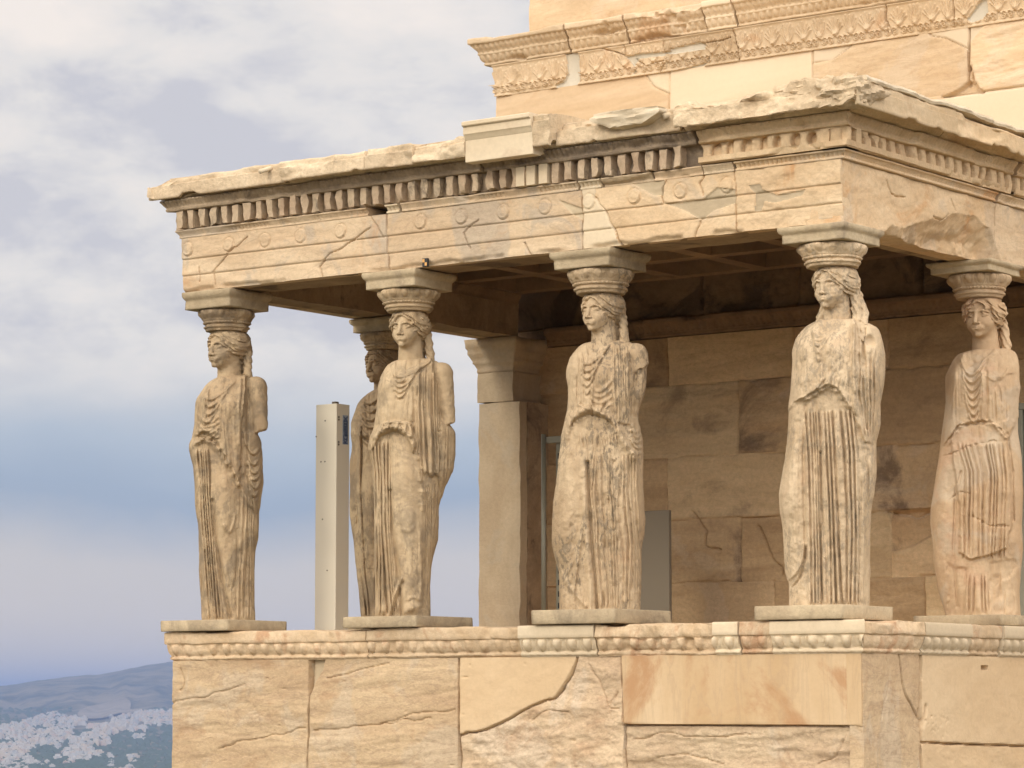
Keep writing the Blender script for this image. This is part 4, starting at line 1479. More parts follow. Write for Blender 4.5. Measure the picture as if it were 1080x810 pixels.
# ------------------------------------------------------------------ the porch
def build_porch():
    P = thing('temple_porch', 'tan marble porch of the ruined temple, with six statues standing on its podium wall', 'temple porch', (2.7, 1.8, -2.3))
    OW = .255                                                  # podium wall face, out from the figures' axis
    # ---- podium wall, front
    R = Relief(-OW - .012, XR + .338, -1.12, -.222, .0085)
    poly = {}
    F = lambda *p: fr(p, OW)
    poly['a'] = F((170, 690), (327, 690), (325.5, 735), (324, 830), (160, 830))
    poly['b'] = F((344, 690), (484, 688), (484, 830), (324, 830), (325.5, 736), (333, 718), (340, 706))
    poly['pl'] = F((327, 690), (344, 690), (340, 706), (333, 718), (325.5, 736))
    poly['c'] = F((484, 688), (610, 684), (609, 696), (600, 716), (584, 737), (560, 745), (534, 760), (512, 770), (492, 773), (484, 776))
    poly['d'] = F((484, 776), (492, 773), (512, 770), (534, 760), (560, 745), (584, 737), (600, 716), (609, 696), (610, 684), (654.5, 684), (658, 830), (484, 830))
    poly['e'] = F((654.5, 684), (893, 684), (893, 765.5), (657, 764))
    poly['f'] = F((657, 764), (893, 765.5), (925, 768), (925, 830), (658, 830))
    poly['g'] = F((893, 684), (925, 684), (925, 768), (893, 765.5))
    for key, rough_amp, bed, off in (('a', .002, .006, 0), ('b', .002, .007, .002), ('c', .0015, .0012, .006), ('d', .005, .009, -.006),
                                     ('e', .0, .0006, .006), ('f', .006, .012, -.030), ('g', .0, .0008, .004), ('pl', .002, 0, -.05)):
        m = mask(R, poly[key], .005)
        R.D += (m * (off + slant(R, bed, hash(key) % 97 if False else ord(key[0]), .12) + rough_amp * fbm(R.X * 9, R.Y * 14, None, 5, ord(key[0])))).astype(np.float32)
    flakes(R, mask(R, poly['d'], .02), .014, 3, 3.5, 9)
    flakes(R, mask(R, poly['f'], .02), .013, 5, 1.6, 11)
    flakes(R, mask(R, poly['a'], .05) * sstep(.0, .6, fbm(R.X * 1.1, R.Y * 3.3, None, 3, 8)), .008, 9, 2.0, 12)
    flakes(R, mask(R, poly['b'], .05) * sstep(-.1, .5, fbm(R.X * 1.1, R.Y * 3.3, None, 3, 18)), .010, 19, 1.6, 12)
    joint = lambda pts, w=.0045, h=-.05, j=.002: cracks(R, pts, w, h, j, 3)
    joint(F((327, 690), (325.5, 735), (324, 830)))
    joint(F((484, 688), (484, 830)), .006)
    joint(F((654.5, 684), (657, 764), (658, 830)), .003, -.03, .0005)
    joint(F((657, 764.5), (893, 766), (908, 767)), .003, -.03, .0004)
    joint(F((893, 688), (893, 765)), .0018, -.004, .0002)
    joint(F((610, 688), (609, 696), (600, 716), (584, 737), (560, 745), (534, 760), (512, 770), (492, 773), (484, 776)), .004, -.045, .004)
    for i, c in enumerate([[(182, 742), (215, 735), (236, 729), (258, 722)], [(230, 790), (262, 780), (290, 776), (322, 768)], [(190, 728), (196, 718), (190, 705)],
                           [(330, 770), (360, 768), (400, 764), (440, 752), (480, 748)], [(400, 764), (430, 760), (455, 758)], [(345, 715), (380, 706), (410, 700)],
                           [(620, 700), (630, 716), (640, 744), (652, 748)], [(560, 760), (580, 750), (600, 752)], [(665, 780), (700, 772), (740, 778), (790, 775)], [(860, 806), (880, 798), (890, 776)],
                           [(650, 730), (642, 742)], [(690, 800), (720, 795), (760, 806)]]):
        cracks(R, fr(c, OW), .0035, -.014, .008, 30 + i)
    for q in range(70):
        x = RNG.uniform(.1, 5.5)
        R.bulge((x, RNG.uniform(-1.1, -.25)), (RNG.uniform(.006, .03), RNG.uniform(.003, .008)), -RNG.uniform(.002, .012) if not 3.8 < x < 5.6 else -.001)
    relief_sheet(R, pl_front, OW, ('wall_block', M['rough'], None), [
        ('wall_block', M['wall'], poly['a'], 'tan block at the left end of the podium wall'),
        ('wall_block', M['wall'], poly['b'], 'tan block with a chipped upper left corner'),
        ('mortar_fill', M['mortar'], poly['pl'], 'grey fill in the gap between two podium blocks'),
        ('wall_block', M['wall_smooth'], poly['c'], 'smooth replacement piece with a ragged lower edge'),
        ('wall_block', M['rough'], poly['d'], 'rough spalled block under the smooth replacement piece'),
        ('wall_block', M['newpanel'], poly['e'], 'smooth honey slab with brown vertical stains'),
        ('wall_block', M['rough'], poly['f'], 'rough bedded block under the smooth slab'),
        ('wall_block', M['newpanel'], poly['g'], 'narrow smooth corner strip')], P, depth=.1)
    # ---- podium wall, right side
    OR_ = .345
    R = Relief(-OW + .006, 3.9, -1.12, -.222, .0085)
    F = lambda *p: rt(p, OR_)
    pa = F((880, 684), (971, 690), (971, 700), (972, 760), (973, 840), (880, 840))
    pb = F((971, 690), (1300, 700), (1300, 800), (1080, 787), (972, 783), (971, 740))
    m = mask(R, pa, .006)
    R.D += (m * (slant(R, .007, 61, 1.45, 1.2, 7) + .003 * fbm(R.X * 9, R.Y * 9, None, 4, 61))).astype(np.float32)
    m = mask(R, pb, .006)
    R.D += (m * (.006 + .004 * fbm(R.X * 5, R.Y * 6, None, 5, 62))).astype(np.float32)
    flakes(R, 1 - np.maximum(mask(R, pa), mask(R, pb)), .008, 66)
    cracks(R, F((948, 690), (950, 710), (956, 735), (964, 748), (970, 758)), .006, -.04, .006, 4)
    cracks(R, F((971, 690), (971, 745), (972, 790), (973, 840)), .006, -.05, .003, 5)
    cracks(R, F((972, 783), (1080, 787), (1250, 795)), .005, -.05, .001, 6)
    cracks(R, F((970, 750), (973, 765), (976, 745)), .012, -.05, .006, 7)
    cracks(R, F((935, 695), (938, 720), (930, 760)), .003, -.01, .006, 8)
    R.poly(F((1034, 702), (1041, 702), (1041, 706), (1034, 706)), -.05, .003)
    for q in range(26):
        c = F((RNG.uniform(975, 1000), RNG.uniform(755, 778)))[0]
        R.bulge(c, (.009, .006), -.008)
    relief_sheet(R, pl_right, OR_, ('wall_block', M['wall_smooth'], None), [
        ('wall_block', M['wall'], pa, 'corner block with a split running down from its top'),
        ('wall_block', M['wall_smooth'], pb, 'smooth tan block with a small dark slot near its top')], P, depth=.1)
    # left side, lower courses, core
    R = Relief(-OW + .06, 3.9, -2.3, -.222, .04)
    R.D += slant(R, .006, 71)
    for z in (-1.12,):
        cracks(R, [(-.3, z), (3.9, z)], .02, -.03, .002, 3)
    relief_sheet(R, pl_left, OW, ('wall_block', M['wall'], None), [], P)
    for plc, s0, s1, o in ((pl_front, -OW, XR + .338, OW), (pl_right, -OW + .006, 3.9, OR_)):
        R = Relief(s0, s1, -2.35, -1.128, .03)
        R.D += slant(R, .01, 72)
        x = s0
        while x < s1:
            x += 1.15
            cracks(R, [(x, -1.1), (x, -2.4)], .012, -.03, .002, 3)
        relief_sheet(R, plc, o, ('wall_block', M['wall'], None), [], P)
    b = MB()
    b.box((-OW + .06, -OW + .06, -2.35), (XR + OR_ - .06, 3.98, -.26))
    b.build('podium_core', M['rough'], P)

    # ---- crown moulding of the podium: pieces of old and new marble
    def crown(place, s0, s1, kind, seed, x_off, mL=0, mR=0, top=0.0, label=None, eggs=True, per=.128):
        old = kind == 'old'
        e = {'old': .55, 'new': .05, 'broken': 1.0}[kind]
        a = OW + x_off
        prof = [(a - .2, -.001), (a + .040, top - .001), (a + .052, top - .006), (a + .055, top - .018), (a + .055, -.086), (a + .050, -.092), (a + .040, -.096), (a + .043, -.110), (a + .038, -.140),
                (a + .026, -.168), (a + .012, -.186), (a + .016, -.190), (a + .021, -.200), (a + .016, -.210), (a + .006, -.214), (a + .004, -.2195), (a - .2, -.2195)]

        def mv(s, o, z):
            ph = (s / per + .25) % 1.0 - .5
            m = sstep(-.186, -.178, z) * (1 - sstep(-.108, -.098, z)) * (o > a - .05)
            egg = np.sqrt(np.clip(1 - (ph / .24) ** 2 - ((z + .138 - .02 * (ph / .24) ** 2) / .050) ** 2, 0, 1)) * .038
            rim = np.exp(-((np.sqrt((ph / .38) ** 2 + ((z + .128) / .064) ** 2) - 1) / .09) ** 2) * .016
            worn = (.5 + .5 * sstep(-.4, .3, fbm(s * 2.2, z * 0 + seed, None, 3, seed))) if old else 1.0
            d = m * (egg * (1.0 if not old else 1.0) + rim * (1 - e) - .013) * (worn if eggs else .15)
            bead = .004 * np.cos(s / per * 4 * math.pi) * np.exp(-((z + .200) / .012) ** 2) * (1 - e)
            n = fbm(s * 7, z * 12, o * 7, 5, seed)
            big = fbm(s * 2.4, z * 3, o * 3, 4, seed + 5)
            front = sstep(a - .1, a - .02, o)
            d = d + bead + front * (.0012 + .007 * e) * n - front * (.030 * e * sstep(.12, .6, big))
            if kind == 'broken':
                d = d - front * (.006 + .018 * (np.floor(fbm(s * 5, z * 9, o * 5, 4, seed + 8) * 3) / 3)) * sstep(-.2, -.03, z + .0)
            dz = front * (.0005 + .006 * e) * fbm(s * 5, o * 9, None, 4, seed + 2) - front * .02 * e * sstep(.1, .6, fbm(s * 3.1, o * 0 + 3, None, 4, seed + 4)) * sstep(-.06, 0, z)
            return d, dz
        return moulding('crown_block', prof, s0, s1, place, M['new' if kind == 'new' else 'crown_old'], P, .0085, 3, mL, mR, mv, label, 60)
    sx = lambda px, o=.3: float(at_y(px, 665, -o)[0])
    sy = lambda px, o=.45: float(at_x(px, 660, XR + o)[1])
    crown(pl_front, 0, sx(385), 'old', 1, 0, mL=1, label='worn crown moulding block at the left corner')
    crown(pl_front, sx(385) + .006, sx(547), 'old', 2, .0, label='worn crown moulding block under the second figure')
    crown(pl_front, sx(547) + .003, sx(627), 'new', 3, .006, label='crisp pale replacement piece of crown moulding')
    crown(pl_front, sx(627) + .012, sx(752), 'broken', 4, .0, top=.0, label='battered rust-veined crown moulding block')
    crown(pl_front, sx(752) + .004, sx(779), 'new', 5, .008, label='small pale insert in the crown moulding')
    crown(pl_front, sx(779) + .010, sx(812), 'old', 6, .004, label='short brown fragment of crown moulding')
    crown(pl_front, sx(812) + .003, XR + .09, 'new', 7, .004, mR=1, label='long pale replacement piece of crown moulding at the near corner')
    XO = .09
    crown(pl_right, XO, sy(982), 'broken', 9, XO, mL=1, label='rough broken crown stone right of the corner', eggs=False)
    crown(pl_right, sy(982) + .012, sy(1032), 'new', 10, XO + .006, label='pale crown piece on the right side')
    crown(pl_right, sy(1032) + .006, sy(1066), 'old', 11, XO, label='brown broken crown piece on the right side')
    crown(pl_right, sy(1066) + .006, 3.8, 'new', 12, XO + .004)
    crown(pl_left, 0, 3.8, 'old', 13, 0, mL=1)
    b = MB()
    b.box((-.2, -.2, -.25), (XR + .25, 3.95, -.23))
    b.build('porch_floor', M['inner'], P)

    # ---- architrave, front
    OA = .225
    zA0, zA1 = 2.622, 3.034
    R = Relief(-OA - .006, XR + OA - .003, zA0, zA1, .0075)
    F = lambda *p: fr(p, OA + .01)
    R.D += (.010 * sstep(2.745, 2.748, R.Y) + .010 * sstep(2.872, 2.875, R.Y)).astype(np.float32)
    R.ridge([(-.3, 2.7455), (5.8, 2.7455)], .0035, -.012)
    R.ridge([(-.3, 2.8725), (5.8, 2.8725)], .0035, -.012)
    A1 = F((170, 240), (408, 214), (409, 290), (170, 320))
    A2 = F((408, 214), (612, 188), (610, 196), (616, 206), (614, 262), (614, 275), (409, 300))
    N1 = F((609, 180), (634, 180), (628, 208), (634, 214), (641, 226), (648, 244), (655, 275), (614, 275), (616, 206), (610, 196))
    A3 = F((634, 180), (775.5, 160), (775.5, 260), (655, 275), (648, 244), (641, 226), (634, 214), (628, 208))
    A4 = F((775.5, 160), (930, 140), (930, 260), (775.5, 262))
    M1 = F((700, 214), (718, 214), (742, 210), (757, 198), (776, 200), (776, 214), (752, 222), (740, 232), (722, 222))
    M2 = F((690, 188), (702, 181), (700, 206), (690, 206), (664, 192))
    M3 = F((590, 211), (598, 214), (615, 220), (615, 232), (604, 226))
    M4 = F((790, 196), (803, 194), (804, 200), (820, 206), (850, 200), (846, 206), (818, 214), (806, 212), (803, 222), (796, 223), (797, 204))
    for pg, sd, am in ((A1, 81, .0026), (A2, 82, .0026), (A3, 83, .003), (A4, 84, .010)):
        m = mask(R, pg, .004)
        R.D += (m * (am * fbm(R.X * 7, R.Y * 11, None, 5, sd) + slant(R, .0035, sd + 9, -.1, 1.5, 10) + RNG.uniform(-.003, .004))).astype(np.float32)
        flakes(R, m * sstep(.0, .5, fbm(R.X * 1.6, R.Y * 4, None, 3, sd + 2)), .007, sd, 2.5, 8)
    R.D += (mask(R, N1, .003) * .006).astype(np.float32)
    for mm in (M1, M2, M3, M4):
        R.D -= (mask(R, mm, .004) * .012).astype(np.float32)
    # bosses
    for px in [(199, 268), (242, 261), (280, 256), (318, 250), (360, 245), (444, 237), (487, 233), (531, 227), (575, 222), (622, 216), (669, 209), (718, 204), (767, 196)]:
        c = F(px)[0]
        c = (c[0], 2.948)
        q = np.hypot(R.X - c[0], R.Y - c[1])
        worn = RNG.uniform(.5, 1.0)
        R.D += (sstep(.052, .046, q) * .012 * worn - .004 * worn * np.exp(-((q - .030) / .007) ** 2) - .007 * np.exp(-((q - .056) / .006) ** 2)).astype(np.float32)
    for i, c in enumerate([[(408, 214), (409, 240), (409, 290)], [(226, 300), (224, 288), (232, 278), (246, 264), (262, 250)], [(340, 292), (336, 280), (348, 268), (372, 255), (392, 240)], [(210, 297), (210, 282)],
                           [(775.5, 160), (775.5, 250)], [(738, 233), (735, 242), (731, 252)], [(655, 262), (648, 244), (641, 226), (628, 208)], [(614, 200), (614, 264)],
                           [(495, 262), (488, 246), (505, 232)], [(560, 270), (552, 256)], [(390, 226), (400, 238), (404, 250)], [(700, 214), (697, 200), (704, 190)], [(742, 206), (738, 192), (744, 184)]]):
        cracks(R, F(*c), .0035, -.022, .006, 90 + i)
    # broken lower edge
    e = sstep(.035, .0, R.Y - zA0 + .012 * fbm(R.X * 6, R.X * 0, None, 4, 3))
    R.D -= (.028 * e * sstep(-.2, .5, fbm(R.X * 4, R.Y * 0 + 2, None, 4, 4))).astype(np.float32)
    regs = [('architrave_block', M['arch'], A1, 'architrave block at the left corner with grey patches'), ('architrave_block', M['arch'], A2, 'architrave block with round bosses between second and third figures'),
            ('architrave_block', M['new'], N1, 'white marble insert above the third figure'), ('architrave_block', M['arch_warm'], A3, 'architrave block split by a vertical crack'),
            ('architrave_block', M['arch_warm'], A4, 'near corner architrave block with an orange stain'),
            ('mortar_fill', M['mortar'], M1, None), ('mortar_fill', M['mortar'], M2, None), ('mortar_fill', M['mortar'], M3, None), ('mortar_fill', M['mortar'], M4, None)]
    relief_sheet(R, pl_front, OA, ('architrave_block', M['arch'], None), regs, P, depth=.1)
    # ---- architrave, right side, with the broken soffit
    R = Relief(-OA + .004, 3.9, zA0 - .004, zA1, .0075)
    F = lambda *p: rt(p, OA)
    B1 = F((860, 150), (1050, 195), (1050, 300), (860, 250))
    m = mask(R, B1, .004)
    R.D += (.008 * fbm(R.X * 6, R.Y * 8, None, 5, 121) + slant(R, .006, 122, .25, 2, 8)).astype(np.float32)
    flakes(R, sstep(-.2, .5, fbm(R.X * 2, R.Y * 3, None, 3, 123)), .010, 124, 3, 6)
    tb = np.array(F((926, 250), (938, 241), (958, 237), (985, 231), (1004, 225), (1028, 227), (1044, 240), (1050, 262), (1056, 275)))
    ztop = np.interp(R.X, tb[:, 0], tb[:, 1], left=2.5, right=2.5) + .02 * fbm(R.X * 5, R.X * 0, None, 4, 128)
    dd = np.maximum(0, ztop - R.Y)
    R.D -= np.minimum(.148, np.minimum(.135, dd * .75) * (1 + .30 * fbm(R.X * 5, R.Y * 6, None, 5, 125)) + (dd > 0) * (.006 + .010 * fbm(R.X * 12, R.Y * 12, None, 4, 126))).astype(np.float32)
    for i, c in enumerate([[(1050, 190), (1049, 240), (1050, 275)], [(1050, 214), (1040, 206), (1022, 200)], [(1004, 210), (1008, 222)], [(935, 190), (940, 205), (955, 208)], [(985, 228), (995, 232), (1000, 226)]]):
        cracks(R, F(*c), .004, -.022, .006, 130 + i)
    relief_sheet(R, pl_right, OA, ('architrave_block', M['arch'], None), [('architrave_block', M['arch_warm'], B1, 'corner architrave block with a broken-out lower edge')], P, depth=.30)
    # left side and inner cores
    R = Relief(-OA + .05, 3.9, zA0, zA1, .03)
    R.D += slant(R, .004, 140)
    relief_sheet(R, pl_left, OA, ('architrave_block', M['arch'], None), [], P)
    zt = 3.03
    rbox('architrave_core', (-.20, -.195, zA0 + .002), (XR + .02, .20, zt), M['soot_shade'], P, .07, .006, 150)
    rbox('architrave_core', (-.20, .204, zA0 + .002), (.16, 3.62, zt), M['soot_shade'], P, .07, .006, 151)
    rbox('architrave_core', (XR - .2, .204, zA0 + .004), (XR + .06, 3.62, zt), M['soot_shade'], P, .07, .008, 152)
    # second stone of the corner soffit
    # ---- moulding under the dentils
    def ovolo(place, s0, s1, mat, seed, mL=0, mR=0, worn=.4, label=None, per=.036):
        a = OA + .018
        prof = [(a - .2, 3.036), (a + .006, 3.036), (a + .010, 3.040), (a + .010, 3.046), (a + .008, 3.050), (a + .012, 3.060), (a + .022, 3.074), (a + .030, 3.084), (a + .034, 3.088), (a + .034, 3.096), (a + .02, 3.100), (a - .2, 3.100)]

        def mv(s, o, z):
            m = sstep(3.050, 3.056, z) * (1 - sstep(3.080, 3.086, z)) * (o > a - .05)
            f = fbm(s * 2.3, s * 0 + seed, None, 3, seed)
            keep = sstep(-.35 + worn * .5, .1 + worn * .5, f)
            d = -m * .019 * (.5 + .5 * np.cos(s / per * 2 * math.pi)) * (1 - worn * .3) * np.maximum(keep, worn < .15)
            front = sstep(a - .1, a - .02, o)
            d = d + front * .004 * fbm(s * 9, z * 12, o * 7, 4, seed + 1) - front * .024 * worn * sstep(.15, .5, fbm(s * 1.9, z * 5, None, 4, seed + 2))
            return d, 0 * z
        moulding('ovolo_moulding', prof, s0, s1, place, mat, P, .008, 3, mL, mR, mv, label)
    sa = lambda px, v=230, o=.25: float(at_y(px, v, -o)[0])
    ovolo(pl_front, 0, sa(388, 224), M['arch'], 160, mL=1, worn=.35)
    ovolo(pl_front, sa(408, 215), sa(421, 214), M['new'], 161, worn=0, label='new pale end piece of the moulding')
    ovolo(pl_front, sa(424, 220), sa(610, 190), M['arch'], 162, worn=.95)
    ovolo(pl_front, sa(612, 190), sa(634, 188), M['new'], 163, worn=.1)
    ovolo(pl_front, sa(636, 188), sa(688, 186), M['cornice'], 170, worn=1.0)
    ovolo(pl_front, sa(743, 182), sa(774, 178), M['cornice'], 171, worn=1.0)
    ovolo(pl_front, sa(690, 190), sa(742, 182), M['arch'], 164, worn=.8)
    ovolo(pl_front, sa(776, 176), XR, M['arch_warm'], 165, mR=1, worn=.0, label='well preserved carved moulding near the corner')
    ovolo(pl_right, 0, float(at_x(1050, 205, XR + .25)[1]), M['arch_warm'], 166, mL=1, worn=.1)
    ovolo(pl_right, float(at_x(1052, 205, XR + .25)[1]), 3.8, M['arch'], 168, worn=.6)
    ovolo(pl_left, 0, 3.8, M['arch'], 169, mL=1, worn=.3)

    # ---- dentils and the egg moulding above them
    def dentil(place, s0, s1, mat, seed, per=.114, mL=0, mR=0, hole=0.0, new=(), z0=3.108, z1=3.242, lost=0.0):
        prof = [(-.1, z0), (.235, z0), (.240, z0 + .01), (.240, z1), (.32, z1), (.326, z1 + .004), (.330, z1 + .018), (.325, z1 + .024), (.336, z1 + .040), (.356, z1 + .062), (.366, z1 + .072), (.366, z1 + .084), (-.1, z1 + .084)]
        if hole:
            prof[1] = (.306, z0)
            prof[2] = (.312, z0 + .004)
            prof.insert(3, (.312, z0 + .020 + .02))
            prof.insert(4, (.250, z0 + .045))

        def mv(s, o, z):
            m = sstep(z1 + .026, z1 + .032, z) * (o > .1)
            d = -m * .012 * (.5 + .5 * np.cos(s / .040 * 2 * math.pi))
            fro = sstep(.1, .2, o)
            d = d + fro * (.006 * fbm(s * 8, z * 9, o * 8, 4, seed) - .028 * sstep(.2, .6, fbm(s * 2.2, z * 4, o * 3, 4, seed + 3)))
            return d, fro * .003 * fbm(s * 7, o * 7, None, 3, seed + 6)
        moulding('egg_moulding', prof, s0, s1, place, mat if hole else M['crust_shade'], P, .010, 3, mL, mR, mv)
        if hole:
            Rn = Relief(s0 - mL * .303, s1 + mR * .303, z0 - .004, z1 + .002, .0052)
            cell = np.floor(Rn.X / per)
            q = (Rn.X / per) % 1.0 - .5 + .08 * vnoise(cell * 3.3, cell * 0, None, seed)
            wv = .033 * (1 + .22 * vnoise(cell * 7.7, cell * 0, None, seed + 2))
            hv = .054 * (1 + .25 * vnoise(cell * 3.1, cell * 0 + 4, None, seed + 4))
            zc = (z0 + z1) / 2 + .010
            e = np.sqrt((q * per / wv) ** 2 + np.abs((Rn.Y - zc) / hv) ** 2.6)
            Rn.D -= (.12 * sstep(1.05, .88, e) + .012 * sstep(1.6, .9, e)).astype(np.float32)
            Rn.D += (.006 * fbm(Rn.X * 8, Rn.Y * 9, None, 5, seed) - .022 * sstep(.2, .6, fbm(Rn.X * 2.4, Rn.Y * 5, None, 4, seed + 6)) + .012 * np.sin(np.clip((Rn.Y - z0) / (z1 - z0), 0, 1) * math.pi) - .012).astype(np.float32)
            relief_sheet(Rn, place, .305, ('dentil_row', mat, None), [], P, depth=.2, ang=60)
            return
        n = int((s1 + mR * .3 - s0 + mL * .3) / per)
        V, Fc = [], []
        nv = []
        for i in range(n):
            c = s0 - mL * .26 + (i + .5) * per
            if lost and fbm(np.array([c * 3.0]), np.array([seed * 1.0]), None, 2, seed)[0] > lost:
                continue
            w = RNG.uniform(.027, .032)
            g = 5
            depth_out = .305
            q = np.linspace(-1, 1, g)
            zz = np.linspace(z0 + (.012 if hole else .0), z1 + .002, 6)
            oo = np.linspace(.22, depth_out, 4)
            base = len(V)
            pts = []
            er = RNG.uniform(0, 1.5)
            for zi in zz:
                tt = (zi - zz[0]) / (zz[-1] - zz[0])
                for (qx, ox) in [(-1, .22), (-1, .25), (-1, .28), (-1, depth_out), (-.5, depth_out + .001), (0, depth_out + .002), (.5, depth_out + .001), (1, depth_out), (1, .28), (1, .25), (1, .22)]:
                    ww = w * (1 + (.30 * tt ** 3 if hole else 0)) * (1 - .25 * er * (1 - tt) ** 2)
                    ro = .010 * (1 - tt) ** 2 * er
                    pts.append((c + qx * ww, ox - ro, zi))
            V += pts
            for r in range(5):
                for k in range(10):
                    a_ = base + r * 11 + k
                    Fc.append([a_, a_ + 1, a_ + 12, a_ + 11])
            Fc.append([base + k for k in range(11)][::-1])
        V = np.array(V)
        nn = np.stack([fbm(V[:, 0] * 11 + 5 * k, V[:, 1] * 11, V[:, 2] * 11, 4, seed + 20 + k) for k in range(3)], -1)
        V = V + nn * .013
        Vw = place(V[:, 0], V[:, 1], V[:, 2])
        sharp(mesh_object('dentil_row', Vw, Fc, mat, P, True), 60)
    D = M['dentil']
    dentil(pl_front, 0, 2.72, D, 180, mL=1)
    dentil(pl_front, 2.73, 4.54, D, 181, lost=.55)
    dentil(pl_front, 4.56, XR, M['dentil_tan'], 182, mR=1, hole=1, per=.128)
    dentil(pl_right, 0, float(at_x(1066, 180, XR + .3)[1]), M['dentil_tan'], 183, mL=1, hole=1, per=.128)
    dentil(pl_right, float(at_x(1068, 180, XR + .3)[1]) + .02, 3.8, M['dentil_tan'], 184, hole=1)
    dentil(pl_left, 0, 3.8, D, 185, mL=1)
    # new marble dentils set among the old ones
    nd = MB()
    for px in (549, 560, 573):
        s = float(at_y(px, 185, -.31)[0])
        nd.box((s - .037, -.318, 3.102), (s + .037, -.2, 3.244), .003)
    nd.build('dentil', M['new'], P, label='white marble dentils let into the old row')

    # ---- cornice (projecting top course), block by block
    def cornice(place, s0, s1, mat, seed, out=.50, zb=3.330, ztop=3.485, mL=0, mR=0, rough=.0055, chip=.032, taper=None, label=None, fascia=True, back=0.0, name='cornice_block', rise=None):
        prof = [(-.1, 3.332), (.355, 3.332), (.362, 3.336), (out - .09, 3.372), (out - .045, zb + .045), (out - .030, zb + .004), (out - .022, zb), (out - .006, zb), (out, zb + .006), (out, zb + .06), (out + .002, ztop - .052), (out - .010, ztop - .046), (out - .008, ztop - .012), (out - .015, ztop),
                (out - .12, ztop + .012), (.15, ztop + .02), (-.1, ztop + .02)]

        def mv(s, o, z):
            fro = sstep(.30, .40, o)
            d = fro * rough * fbm(s * 7, z * 9, o * 7, 5, seed)
            if rough > .02:
                d = d + fro * .030 * np.floor(3.2 * fbm(s * 5.5, z * 9, o * 5, 4, seed + 30)) / 3.2
            d = d - fro * chip * sstep(.1, .55, fbm(s * 2.3, z * 4, o * 4, 4, seed + 3))
            top = sstep(ztop - .06, ztop, z)
            low = 1 - sstep(zb, zb + .07, z)
            dz = fro * top * (rough * 1.5 * fbm(s * 5, o * 6, None, 5, seed + 5) - chip * 1.0 * sstep(.0, .5, fbm(s * 1.7, o * 3, None, 4, seed + 6)))
            dz = dz + fro * low * (chip * .9 * sstep(.15, .6, fbm(s * 3.4, o * 2, None, 4, seed + 7)))
            if taper is not None:
                k = taper(s)
                d = d + fro * k[0]
                dz = dz + top * k[1]
            return d, dz
        return moulding(name, prof, s0, s1, place, mat, P, .014, 4, mL, mR, mv, label, 55)
    g1 = float(at_y(293, 180, -.5)[0])
    g2 = float(at_y(490, 150, -.5)[0])
    g3 = float(at_y(576, 140, -.5)[0])
    g4 = float(at_y(716, 130, -.42)[0])
    cornice(pl_front, 0, g1 - .004, M['cornice'], 200, out=.43, mL=1, taper=lambda s: (-.02 * sstep(.35, -.45, s), -.02 * sstep(.3, -.45, s)), label='cornice block at the far left corner, edge worn thin')
    gm = [g1] + [float(at_y(px, 165, -.5)[0]) for px in (352, 384, 434)] + [g2]
    for i in range(4):
        cornice(pl_front, gm[i] + (.004 if i == 0 else .0015), gm[i + 1] - (.004 if i == 3 else .0015), M['cornice'], 201 + 17 * i, out=.497 + .003 * (i % 2), ztop=3.475 + (.004, .0, .008, .004)[i], chip=.03, label='cornice block with a dark lichen stain' if i == 3 else None)
    # crisp new marble block
    def newblock(s, o, z):
        return 0 * s, 0 * s
    nb = [(-.05, 3.30), (.38, 3.30), (.40, 3.283), (.488, 3.283), (.492, 3.287), (.492, 3.440), (.497, 3.446), (.504, 3.462), (.516, 3.478), (.520, 3.482), (.520, 3.488), (.520, 3.530), (.526, 3.536), (.536, 3.538), (.540, 3.544), (.540, 3.566), (.52, 3.575), (-.05, 3.575)]
    moulding('cornice_block', nb, g2 + .002, g3 - .12, pl_front, M['new'], P, .03, 1, label='clean new marble cornice block standing proud of the old ones', ang=30)
    cornice(pl_front, g3 - .118, g3 + .02, M['rock'], 203, out=.50, ztop=3.56, chip=.05, rough=.012, label='broken end of old marble joined to the new block')
    cornice(pl_front, g3 + .024, g4 - .01, M['cornice'], 204, out=.40, zb=3.335, ztop=3.50, chip=.06, rough=.016, label='cornice block with its projecting edge broken away')
    cornice(pl_front, g4 + .012, XR, M['rock'], 205, out=.485, zb=3.335, ztop=3.50, mR=1, chip=.045, rough=.034,
            taper=lambda s: (.03 * sstep(4.6, 5.6, s), .00 + .055 * sstep(5.0, 5.7, s)), label='rough grey broken cornice block at the near corner')
    cornice(pl_right, 0, float(at_x(1010, 110, XR + .5)[1]), M['cornice_tan'], 206, out=.50, ztop=3.50, mL=1, rough=.005, chip=.022, label='tan cornice block on the right side, with a ragged drip edge')
    cornice(pl_right, float(at_x(1010, 110, XR + .5)[1]) + .004, 3.8, M['cornice_tan'], 207, out=.505, ztop=3.50, rough=.006, chip=.026)
    cornice(pl_left, 0, 3.8, M['cornice'], 208, out=.43, mL=1, chip=.05)
    # top edge stones of the right side and the crest of the corner
    rock_lump('cornice_corner', (5.765, -.345, 3.435), (.185, .185, .105), 15, M['rock'], P, 'broken grey corner stone of the cornice', n=60, flat=.6, amp=.9)
    rock_lump('cornice_crest', (5.50, -.14, 3.49), (.34, .30, .075), 5, M['rock'], P, 'jagged crest of the corner block')
    moulding('cornice_cap', [(.1, 3.500), (.44, 3.500), (.505, 3.503), (.512, 3.520), (.500, 3.538), (.1, 3.550)], -.40, 3.8, pl_right, M['new_weathered'], P, .02, 4,
             move=lambda s, o, z: (.02 * fbm(s * 5, z * 8, o * 5, 4, 3) * sstep(.1, .3, o) - .015 * sstep(.1, .5, fbm(s * 2.2, z, None, 3, 8)) * sstep(.1, .3, o), .008 * fbm(s * 6, o * 6, None, 4, 5)), label='thin pale slab along the top of the right side')
